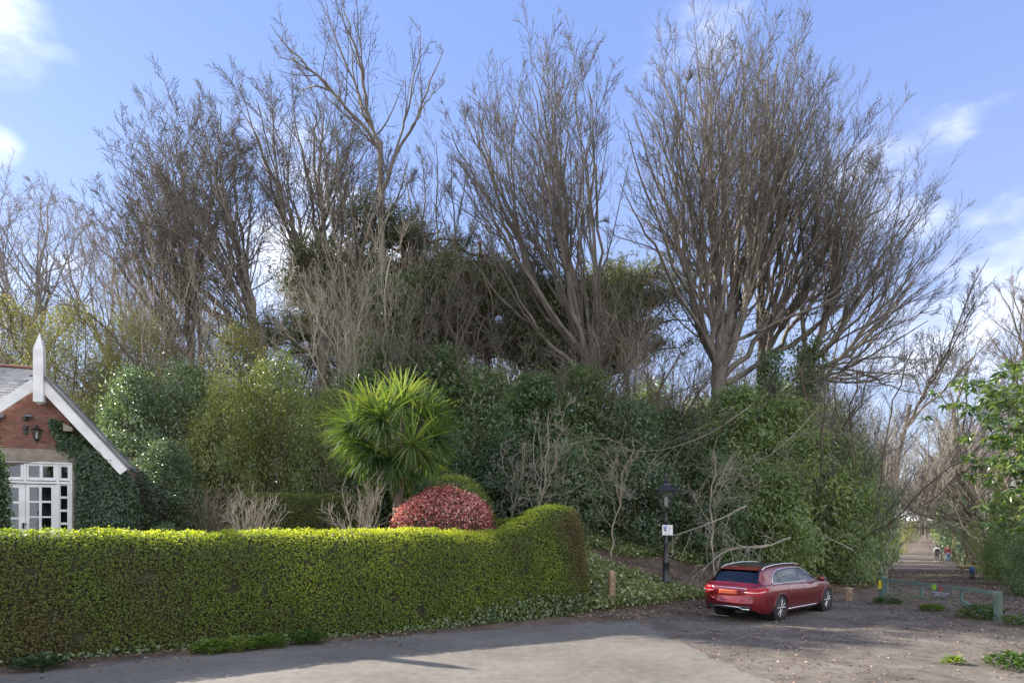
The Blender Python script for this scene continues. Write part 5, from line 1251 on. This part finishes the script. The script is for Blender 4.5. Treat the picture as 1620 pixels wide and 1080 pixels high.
# ------------------------------------------------------------------ the red estate car
def catmull(xs, ys, x):
    xs = np.asarray(xs, float); ys = np.asarray(ys, float); m = np.gradient(ys, xs); 
    i = np.clip(np.searchsorted(xs, x) - 1, 0, len(xs) - 2); h = xs[i + 1] - xs[i]; t = (x - xs[i]) / h
    return (2 * t**3 - 3 * t**2 + 1) * ys[i] + (t**3 - 2 * t**2 + t) * h * m[i] + (-2 * t**3 + 3 * t**2) * ys[i + 1] + (t**3 - t**2) * h * m[i + 1]
def inpoly(px, pz, poly):
    r = np.zeros(px.shape, bool); n = len(poly)
    for i in range(n):
        x0, z0 = poly[i]; x1, z1 = poly[(i + 1) % n]
        c = ((z0 > pz) != (z1 > pz)) & (px < (x1 - x0) * (pz - z0) / ((z1 - z0) if z1 != z0 else 1e-9) + x0); r ^= c
    return r
def car():
    h = math.radians(40.5); hv = np.array([math.cos(h), math.sin(h)]); lv = np.array([-hv[1], hv[0]])
    RC = np.array([8.36, 17.45]); ctr = RC + lv * .83; sc = 1.0
    root = thing('estate_car', 'dark red estate car parked with its rear towards the road below the bank', 'car', (ctr[0], ctr[1], .006), h, None, sc)
    PM, t, b, o = newmat('car_paint'); b.inputs['Base Color'].default_value = (.16, .002, .010, 1); b.inputs['Metallic'].default_value = .5; b.inputs['Roughness'].default_value = .32
    b.inputs['Coat Weight'].default_value = 1; b.inputs['Coat Roughness'].default_value = .03
    chrome = simple('chrome', (.75, .76, .78), .12, 1, .02); rubber = simple('rubber', (.025, .025, .027), .75, 0, .2); trim = simple('black_trim', (.03, .03, .032), .45, 0, .1)
    alloy = simple('alloy', (.52, .53, .55), .28, .85, .04); lamp = simple('tail_lamp', (.45, .008, .02), .12, 0, .1, coat=1); clear = simple('lamp_white', (.75, .62, .6), .15, 0, .05, coat=1); under = simple('underbody', (.012, .012, .012), .9)
    plate = simple('plate', (.30, .035, .02), .45, 0, .1, c2=(.33, .08, .02))
    # x: 0 rear .. 4.93 front, then shifted so that the origin is midway between the axles
    RA, FA, Lc = 1.10, 4.04, 4.93; sh = (RA + FA) / 2
    xs = [0, .06, .2, .5, .9, 1.4, 2.0, 2.6, 3.1, 3.5, 3.9, 4.3, 4.6, 4.8, 4.93]
    half = [.66, .78, .855, .905, .92, .925, .925, .925, .925, .92, .91, .89, .83, .74, .58]     # widest half width
    belt = [.80, .90, .955, .975, .975, .965, .95, .935, .93, .925, .90, .86, .80, .74, .62]     # shoulder height
    roofz = [.84, .955, 1.03, 1.33, 1.425, 1.46, 1.475, 1.465, 1.42, 1.25, 1.03, .965, .90, .82, .66]  # centre line height
    roofw = [.60, .62, .60, .585, .60, .61, .61, .60, .585, .60, .74, .74, .70, .62, .48]           # half width of the roof edge
    NX, NV = 176, 66; X = np.linspace(0, Lc, NX)
    # sharpen the estate tail: rear screen from the shoulder to the roof in a short run
    hw_ = catmull(xs, half, X); bz = catmull(xs, belt, X); rz = np.interp(X, [0, .05, .16, .30, .52, .60, .75, 1.1, 1.5, 2.0, 2.5, 2.9, 3.15, 3.45, 3.72, 4.0, 4.3, 4.6, 4.8, 4.93], [.83, .90, .99, 1.16, 1.38, 1.405, 1.425, 1.45, 1.468, 1.475, 1.465, 1.43, 1.36, 1.17, 1.0, .975, .94, .88, .80, .66])
    rw = catmull(xs, roofw, X)
    for _ in range(2): rz[1:-1] = .25 * rz[:-2] + .5 * rz[1:-1] + .25 * rz[2:]
    bot = np.interp(X, [0, .1, .4, 4.4, 4.8, 4.93], [.34, .27, .22, .22, .25, .36])
    v = np.linspace(0, 1, NV); V = np.empty((NX, NV, 3))
    for i in range(NX):
        w, zb_, zr_, zbm, rwi = hw_[i], bz[i], max(rz[i], bz[i] + .02), bot[i], rw[i]
        yk = np.array([w * .93, w * .985, w, w * .985, w * .955, min(w * .90, w * .93), (w * .9 + rwi) / 2 + .012, rwi, rwi * .72, rwi * .36, 0])
        dz = zr_ - zb_
        zk = np.array([zbm, zbm + (zb_ - zbm) * .18, zbm + (zb_ - zbm) * .5, zbm + (zb_ - zbm) * .80, zb_ - .02, zb_ + .012, zb_ + dz * .48, zb_ + dz * .88, zb_ + dz * .965, zb_ + dz * .99, zr_])
        vk = np.linspace(0, 1, len(yk)); V[i, :, 1] = np.maximum(catmull(vk, yk, v), 0); V[i, :, 2] = catmull(vk, zk, v); V[i, :, 0] = X[i]
        # rounded nose and tail in plan
    yy = V[:, :, 1]; V[:, :, 0] += np.where(X[:, None] < .6, .10 * (yy / .9) ** 3 * (1 - X[:, None] / .6), 0) - np.where(X[:, None] > 4.3, .22 * (yy / .9) ** 2.5 * ((X[:, None] - 4.3) / .63), 0)
    # tail: crease under the lamps, hollow for the plate
    z = V[:, :, 2]; tail = np.clip(1 - X[:, None] / .12, 0, 1)
    cx_ = (V[:-1, :-1] + V[1:, 1:]) / 2; fx, fy, fz = cx_[..., 0], cx_[..., 1], cx_[..., 2]
    # masks
    arch = (np.hypot(fx - RA, fz - .335) < .385) | (np.hypot(fx - FA, fz - .335) < .385)
    arch &= fz < .80
    bl = lambda x: np.interp(x, X, bz) + .028
    side = inpoly(fx, fz, [(.78, 1.01), (.84, 1.10), (1.0, 1.24), (1.25, 1.325), (1.6, 1.36), (2.2, 1.375), (2.7, 1.35), (3.0, 1.29), (3.3, 1.15), (3.58, .985), (2.2, .985), (1.2, 1.0)]) & (fy > .56)
    pill = (np.abs(fx - 1.22) < .025) | (np.abs(fx - 2.42) < .045)
    rearwin = (fx < .62) & (fx > .10) & (fz > 1.02) & (fz < 1.35) & (fy < .70 - (fz - 1.0) * .33)
    front = (fx > 3.0) & (fx < 3.72) & (fz > 1.02) & (fz < 1.40) & (fy < .74 - (fz - 1.0) * .32)
    sunroof = (fz > 1.41) & (fy < .50) & (fx > .95) & (fx < 2.75)
    idx = np.arange(NX * NV).reshape(NX, NV); Q = np.stack([idx[:-1, :-1], idx[:-1, 1:], idx[1:, 1:], idx[1:, :-1]], -1)
    VV = V.reshape(-1, 3).copy(); VV[:, 0] -= sh
    def orient(v_, f_):
        a_, b_, c_ = v_[f_[:, 0]], v_[f_[:, 1]], v_[f_[:, 2]]; nn = np.cross(b_ - a_, v_[f_[:, 3]] - a_); cc_ = v_[f_].mean(1) - np.array([0, 0, .7]); cc_[:, 0] *= .12
        flip = (np.sum(nn * cc_, 1) < 0); return np.where(flip[:, None], f_[:, ::-1], f_)
    def mk(mask, name, mat, both=True, off=0.0, parent=root):
        f = Q[mask]
        if not len(f): return None
        def one(sgn):
            W2 = VV.copy(); W2[:, 1] *= sgn; return W2, (f if sgn < 0 else f[:, ::-1])
        if both == 'sep':
            outs = []
            for s in (-1, 1):
                v_, f_ = one(s); u_, inv = np.unique(f_, return_inverse=True); outs.append(mesh_np(name, v_[u_], orient(v_[u_], inv.reshape(f_.shape)), mat, parent))
            return outs
        v1, f1 = one(-1); v2, f2 = one(1); v_ = np.concatenate([v1, v2]); f_ = np.concatenate([f1, f2 + len(v1)]); u_, inv = np.unique(f_, return_inverse=True)
        o = mesh_np(name, v_[u_], orient(v_[u_], inv.reshape(f_.shape)), mat, parent)
        w = o.modifiers.new('weld', 'WELD'); w.merge_threshold = .0015; return o
    glass = side & ~pill
    mk(~(arch | side | rearwin | front | sunroof), 'body', PM)
    mk(side & pill & ~arch, 'window_pillar', trim)
    for a, c in ((0, 1.22), (1.22, 2.42), (2.42, 5)): mk(glass & (fx >= a) & (fx < c), 'side_window', M['car_glass'], 'sep')
    mk(rearwin, 'rear_window', M['car_glass']); mk(front & ~side, 'windscreen', M['car_glass']); mk(sunroof, 'sunroof', trim)
    # inside: dark cabin tub, seats
    m = MB(); m.box(.35 - sh, 4.5 - sh, -.78, .78, .25, .93); m.box(.15 - sh, .36 - sh, -.6, .6, .35, .75); m.box(4.45 - sh, 4.75 - sh, -.6, .6, .3, .68); m.build('underbody', under, root)
    for (xx, yy_) in ((1.75, -.38), (1.75, .38), (2.65, -.38), (2.65, .38)):
        m = MB(); m.box(xx - sh - .1, xx - sh + .06, yy_ - .24, yy_ + .24, .9, 1.12, .05); m.box(xx - sh - .08, xx - sh + .02, yy_ - .12, yy_ + .12, 1.14, 1.3, .04); m.build('seat_back', trim, root)
    def on_side(x, z):
        i = int(np.clip(np.searchsorted(X, x), 1, NX - 1)); row = V[i]; k = int(np.argmin(np.abs(row[:, 2] - z) + (row[:, 1] < .3) * 9)); return row[k, 1]
    def strip(pts, r, name, mat, out=.006, n=6):
        for s in (-1, 1):
            m = MB(); m.tube([(p[0] - sh, s * (on_side(*p) + out), p[1]) for p in pts], r, n); m.build(name, mat, root, True)
    top = [(.80, 1.02), (.86, 1.11), (1.0, 1.235), (1.25, 1.33), (1.6, 1.368), (2.2, 1.383), (2.7, 1.358), (3.0, 1.298), (3.3, 1.155), (3.58, .995)]
    strip([(a, b_) for a, b_ in top], .013, 'window_trim', chrome); strip([(x_, 1.0 - .004 * x_) for x_ in np.linspace(.80, 3.58, 14)], .014, 'window_trim', chrome)
    strip([(x_, .28) for x_ in np.linspace(1.56, 3.56, 8)], .016, 'sill_trim', chrome, .008)
    for s in (-1, 1):     # roof rails
        m = MB(); pts = [(.66, 1.375), (.80, 1.435), (1.2, 1.478), (1.8, 1.50), (2.4, 1.492), (2.75, 1.455), (2.9, 1.405)]; m.tube([(p[0] - sh, s * .60, p[1]) for p in pts], .016, 6); m.build('roof_rail', chrome, root, True)
        # arch lips
    for ax in (RA, FA):
        for s in (-1, 1):
            m = MB(); pts = []
            for a in np.linspace(math.radians(-14), math.radians(194), 26):
                x_ = ax + .392 * math.cos(a); z_ = .335 + .392 * math.sin(a); pts.append((x_ - sh, s * (on_side(x_, z_) - .004), z_))
            m.tube(pts, .016, 6); m.build('wheel_arch', PM, root, True)
            m = MB(); m.lathe([(.40, -.30), (.40, .0)], (ax - sh, s * .60 + (.3 if s > 0 else 0), .335), 24, 'y'); m.build('arch_liner', under, root)
            # wheel
            c = (ax - sh, s * .80, .335); wh = MB(); d = s * 1
            wh.lathe([(.23, -.115), (.305, -.115), (.333, -.085), (.337, 0), (.333, .085), (.305, .115), (.235, .112)], c, 36, 'y'); tyre = wh.build('wheel', rubber, root, True)
            r_ = MB(); yo = c[1] + d * .10
            r_.lathe([(.24, -.10), (.232, .0), (.243, .012), (.25, .0)] if d > 0 else [(.24, .10), (.232, .0), (.243, -.012), (.25, .0)], (c[0], yo, c[2]), 36, 'y')
            r_.lathe([(.055, -.02), (.055, .012), (.03, .02)] if d > 0 else [(.055, .02), (.055, -.012), (.03, -.02)], (c[0], yo, c[2]), 16, 'y')
            for k in range(5):
                for da in (-.13, .13):
                    a = k * 2 * math.pi / 5 + .3; a1 = a + da * 1.9
                    p0 = np.array([c[0] + .045 * math.cos(a + da), yo + d * .004, c[2] + .045 * math.sin(a + da)]); p1 = np.array([c[0] + .238 * math.cos(a1), yo + d * .004, c[2] + .238 * math.sin(a1)])
                    r_.tube([p0, (p0 + p1) / 2 + np.array([0, d * .006, 0]), p1], [.019, .015, .017], 6)
            r_.build('rim', alloy, tyre)
            dsk = MB(); dsk.lathe([(.01, -.01), (.225, -.01), (.225, .0), (.01, .0)], (c[0], yo - d * .05, c[2]), 28, 'y'); dsk.build('brake_disc', simple('disc', (.05, .05, .055), .5, .6), tyre)
    # doors: shut lines as narrow dark grooves
    for s in (-1, 1):
        for ln in ([(2.46, .96), (2.44, .7), (2.44, .32)], [(3.48, .95), (3.50, .7), (3.46, .32)], [(1.46, .97), (1.52, .8), (1.56, .62), (1.58, .42)]):
            tt = np.linspace(0, 1, 12); P_ = [(np.interp(q, np.linspace(0, 1, len(ln)), [p[0] for p in ln]), np.interp(q, np.linspace(0, 1, len(ln)), [p[1] for p in ln])) for q in tt]
            m = MB(); m.tube([(p[0] - sh, s * (on_side(*p) - .002), p[1]) for p in P_], .005, 4); m.build('door_gap', under, root)
        for xx in (1.72, 2.68):
            m = MB(); yy_ = on_side(xx, .86); m.tube([(xx - .12 - sh, s * (yy_ + .01), .868), (xx - sh, s * (yy_ + .035), .872), (xx + .12 - sh, s * (yy_ + .01), .868)], [.012, .016, .012], 6); m.build('door_handle', chrome, root, True)
        m = MB(); m.lathe([(.02, -.10), (.075, -.07), (.085, 0), (.07, .06), (.02, .09)], (3.36 - sh, s * 1.02, 1.02), 12, 'y'); mo = m.build('wing_mirror', PM, root, True)
        m = MB(); m.tube([(3.36 - sh, s * .88, .98), (3.36 - sh, s * .96, 1.0)], .02, 6); m.build('mirror_arm', trim, mo)
        # head lamp
        m = MB(); m.tube([(4.28 - sh, s * .80, .70), (4.45 - sh, s * .74, .68), (4.62 - sh, s * .62, .64)], [.03, .07, .05], 8); m.build('headlight', clear, root, True)
    # tail: surfaces follow the tail's own curve
    def end_x(y, z, i=0):
        row = V[i]; w_ = max(np.interp(z, row[:40, 2], row[:40, 1]), .05); q = min(1, abs(y) / w_)
        return (row[0, 0] if False else 0) - (.045 * (1 - q * q) + .075 * math.exp(-((z - .50) / .11) ** 2) * (1 - q ** 6))
    def tail_x(y, z): return end_x(y, z)
    for i_end, nm, sg_ in ((0, 'tail_panel', 1), (NX - 1, 'nose_panel', -1)):
        row = V[i_end]; ks = list(range(0, NV, 1)); nyy = 13; Vc = []
        for k in ks:
            for j in range(nyy):
                y_ = row[k, 1] * (1 - 2 * j / (nyy - 1)); xe = row[k, 0] if j in (0, nyy - 1) else (row[k, 0] * (abs(1 - 2 * j / (nyy - 1)) ** 6) + (0 if i_end == 0 else Lc) * (1 - abs(1 - 2 * j / (nyy - 1)) ** 6)) + sg_ * end_x(y_, row[k, 2], i_end)
                Vc.append((xe - sh, y_, row[k, 2]))
        Vc = np.array(Vc); n_ = len(ks); ii, jj = np.meshgrid(np.arange(n_ - 1), np.arange(nyy - 1), indexing='ij'); a_ = (ii * nyy + jj).ravel(); Fc_ = np.stack([a_, a_ + 1, a_ + nyy + 1, a_ + nyy], 1)
        mesh_np(nm, Vc, Fc_ if sg_ < 0 else Fc_[:, ::-1], PM, root)
    def tail_patch(name, mat, quad, ny=10, nz_=5, out=.008, parent=root):
        """quad: (y0,z0),(y1,z1),(y1',z2),(y0',z3) corner points in y,z"""
        q = np.array(quad, float); P_ = []
        for j in range(nz_):
            for i in range(ny):
                a, b_ = i / (ny - 1), j / (nz_ - 1); p = (q[0] * (1 - a) + q[1] * a) * (1 - b_) + (q[3] * (1 - a) + q[2] * a) * b_
                P_.append((tail_x(p[0], p[1]) - out - sh, p[0], p[1]))
        P_ = np.array(P_); front_ = P_.copy(); back = P_ + np.array([.05, 0, 0]); n = ny * nz_; Fc = []
        for j in range(nz_ - 1):
            for i in range(ny - 1): a = j * ny + i; Fc.append((a, a + ny, a + ny + 1, a + 1)); 
        m = MB(); m.add(np.concatenate([front_, back]), Fc + [(i, i + 1, i + 1 + n, i + n) for i in range(ny - 1)] + [(n - ny + i + 1, n - ny + i, 2 * n - ny + i, 2 * n - ny + i + 1) for i in range(ny - 1)]
                          + [(j * ny + ny, j * ny, j * ny + n, j * ny + ny + n) for j in range(nz_ - 1)] + [(j * ny + ny - 1, j * ny + 2 * ny - 1, j * ny + 2 * ny - 1 + n, j * ny + ny - 1 + n) for j in range(nz_ - 1)])
        return m.build(name, mat, parent, True)
    for s in (-1, 1):
        tl = MB(); 
        # wraparound lamp: built from the shell's own surface at the corner
        pts = [(.03, .30), (.0, .5), (.02, .68), (.1, .8), (.24, .86), (.42, .893)]
        # x,y,zlow,zhigh of the lamp outline round the corner
        prof = [(-.012, .44, .755, .865), (-.004, .56, .73, .875), (.028, .67, .715, .885), (.085, .765, .715, .895), (.18, .835, .74, .90), (.30, .878, .79, .905), (.40, .90, .84, .90)]
        Vp = []
        for x_, y_, z0_, z1_ in prof:
            for q in range(4):
                zz_ = z0_ + (z1_ - z0_) * q / 3; Vp.append((x_ - sh + .0, s * (y_ + .012), zz_))
        tl.add(Vp, [(4 * i + q, 4 * i + q + 1, 4 * i + q + 5, 4 * i + q + 4) if s > 0 else (4 * i + q + 1, 4 * i + q, 4 * i + q + 4, 4 * i + q + 5) for i in range(6) for q in range(3)])
        tlo = tl.build('tail_light', lamp, root, True)
        wb_ = MB(); wb_.tube([(p[0] - sh - .006, s * (p[1] + .018), (p[2] + p[3]) / 2 - .01) for p in prof[:6]], .011, 5); wb_.build('light_bar', clear, tlo, True)
    m = MB(); ys = np.linspace(-.52, .52, 13); m.tube([(tail_x(y_, .90) - sh - .012, y_, .905 - .02 * (y_ / .52) ** 2) for y_ in ys], .017, 6); m.build('tailgate_trim', chrome, root, True)
    tail_patch('number_plate', plate, [(-.27, .72), (.27, .72), (.27, .84), (-.27, .84)], out=.012)
    tail_patch('diffuser', trim, [(-.60, .345), (.60, .345), (.60, .43), (-.60, .43)], 16, 4, .012)
    m = MB(); m.tube([(tail_x(y_, .36) - sh - .03, y_, z_) for y_, z_ in [(-.60, .35), (-.42, .35), (-.34, .395), (0, .405), (.34, .395), (.42, .35), (.60, .35)]], .018, 6); m.build('exhaust_trim', chrome, root, True)
    m = MB(); m.tube([(.22 - sh, .0, 1.045), (.24 - sh, .28, 1.10)], .012, 5); m.tube([(.21 - sh, 0, 1.04), (.25 - sh, 0, 1.06)], .025, 6); m.build('rear_wiper', trim, root)
    m = MB(); m.prism([(.50 - sh, 1.372), (.78 - sh, 1.432), (.78 - sh, 1.405), (.44 - sh, 1.36)], -.55, .55); m.build('roof_spoiler', PM, root)
car()

# ------------------------------------------------------------------ the two walkers
def person(label, px, feet_py, top_mat, leg_mat, hair, step, face_in, bag=None, seed=0, Y=62):
    x = X_at(px, Y); z = gz(x, Y); 
    root = thing('person', label, 'person', (x, Y, z), math.radians(face_in))
    s = step   # walking away: local +Y is the direction walked
    J = {'pelvis': (0, 0, .93, .14), 'waist': (0, 0, 1.08, .125), 'chest': (0, .02, 1.30, .155), 'neck': (0, .01, 1.47, .06), 'head0': (0, .03, 1.56, .085), 'head1': (0, .04, 1.67, .09),
         'hl': (-.1, 0, .88, .10), 'kl': (-.1, .10 * s, .50, .065), 'al': (-.1, .12 * s - .1, .09, .045), 'tl': (-.1, .12 * s + .08, .04, .04),
         'hr': (.1, 0, .88, .10), 'kr': (.1, -.02 * s, .50, .065), 'ar': (.1, -.22 * s - .04, .11, .045), 'tr': (.1, -.22 * s + .12, .04, .04),
         'sl': (-.19, 0, 1.40, .06), 'el': (-.25, -.06 * s, 1.12, .045), 'wl': (-.25, .04 * s, .90, .033), 'fl': (-.245, .07 * s, .81, .026),
         'sr': (.19, 0, 1.40, .06), 'er': (.25, .02 * s, 1.12, .045), 'wr': (.26, .14 * s, .90, .033), 'fr': (.255, .18 * s, .82, .026)}
    E = [('pelvis', 'waist'), ('waist', 'chest'), ('chest', 'neck'), ('neck', 'head0'), ('head0', 'head1'), ('pelvis', 'hl'), ('hl', 'kl'), ('kl', 'al'), ('al', 'tl'), ('pelvis', 'hr'), ('hr', 'kr'), ('kr', 'ar'), ('ar', 'tr'),
         ('chest', 'sl'), ('sl', 'el'), ('el', 'wl'), ('wl', 'fl'), ('chest', 'sr'), ('sr', 'er'), ('er', 'wr'), ('wr', 'fr')]
    def skin(name, keys, edges, mat, grow=0.0, sub=1):
        me = bpy.data.meshes.new(name); ids = {k: i for i, k in enumerate(keys)}
        me.from_pydata([J[k][:3] for k in keys], [(ids[a], ids[b]) for a, b in edges], []); me.materials.append(mat); o = link(bpy.data.objects.new(name, me), root)
        md = o.modifiers.new('skin', 'SKIN'); md.use_smooth_shade = True
        if not me.skin_vertices: me.skin_vertices.new(name='')
        for i, k in enumerate(keys): r = J[k][3] + grow; me.skin_vertices[0].data[i].radius = (r, r * (.75 if k in ('pelvis', 'waist', 'chest') else 1)); me.skin_vertices[0].data[i].use_root = (i == 0)
        sb = o.modifiers.new('sub', 'SUBSURF'); sb.levels = sb.render_levels = sub; return o
    skin('body', list(J), E, M['skin'])
    skin('jacket', ['pelvis', 'waist', 'chest', 'sl', 'el', 'wl', 'sr', 'er', 'wr'], [('pelvis', 'waist'), ('waist', 'chest'), ('chest', 'sl'), ('sl', 'el'), ('el', 'wl'), ('chest', 'sr'), ('sr', 'er'), ('er', 'wr')], top_mat, .022)
    skin('trousers', ['pelvis', 'hl', 'kl', 'al', 'hr', 'kr', 'ar'], [('pelvis', 'hl'), ('hl', 'kl'), ('kl', 'al'), ('pelvis', 'hr'), ('hr', 'kr'), ('kr', 'ar')], leg_mat, .014)
    m = MB(); m.lathe([(.02, -.12), (.085, -.1), (.105, 0), (.095, .07), (.05, .115), (.01, .125)], (0, .025, 1.64), 14); m.build('hair', hair, root, True)
    for a, b_ in (('al', 'tl'), ('ar', 'tr')):
        p, q = np.array(J[a][:3]), np.array(J[b_][:3]); m = MB(); m.tube([p + [0, -.03, -.03], (p + q) / 2 + [0, 0, 0], q + [0, .03, 0]], [.055, .06, .04], 8); m.build('shoe', M['shoe'], root, True)
    if bag: m = MB(); m.box(-.17, .17, -.30, -.15, 1.02, 1.36, .05); m.build('backpack', bag, root)
M['skin'] = simple('skin', (.48, .30, .22), .6, var=.05); M['shoe'] = simple('shoe', (.35, .33, .32), .7); M['pale_cloth'] = simple('pale_cloth', (.62, .62, .64), .85, var=.1); M['maroon'] = simple('maroon', (.22, .035, .05), .85)
M['jeans'] = simple('jeans', (.16, .24, .36), .85); M['dark_cloth'] = simple('dark_cloth', (.05, .055, .07), .85); M['hair_dark'] = simple('hair_dark', (.04, .028, .02), .8); M['hair_fair'] = simple('hair_fair', (.30, .21, .13), .8)
person('walker in a pale loose jacket with a dark bag on the far path', 1482.5, 882, M['pale_cloth'], M['dark_cloth'], M['hair_dark'], 1, -30, M['dark_cloth'], Y=62)
person('walker in a maroon top and light blue jeans on the far path', 1499.5, 885, M['maroon'], M['jeans'], M['hair_fair'], -1, -28, Y=60)
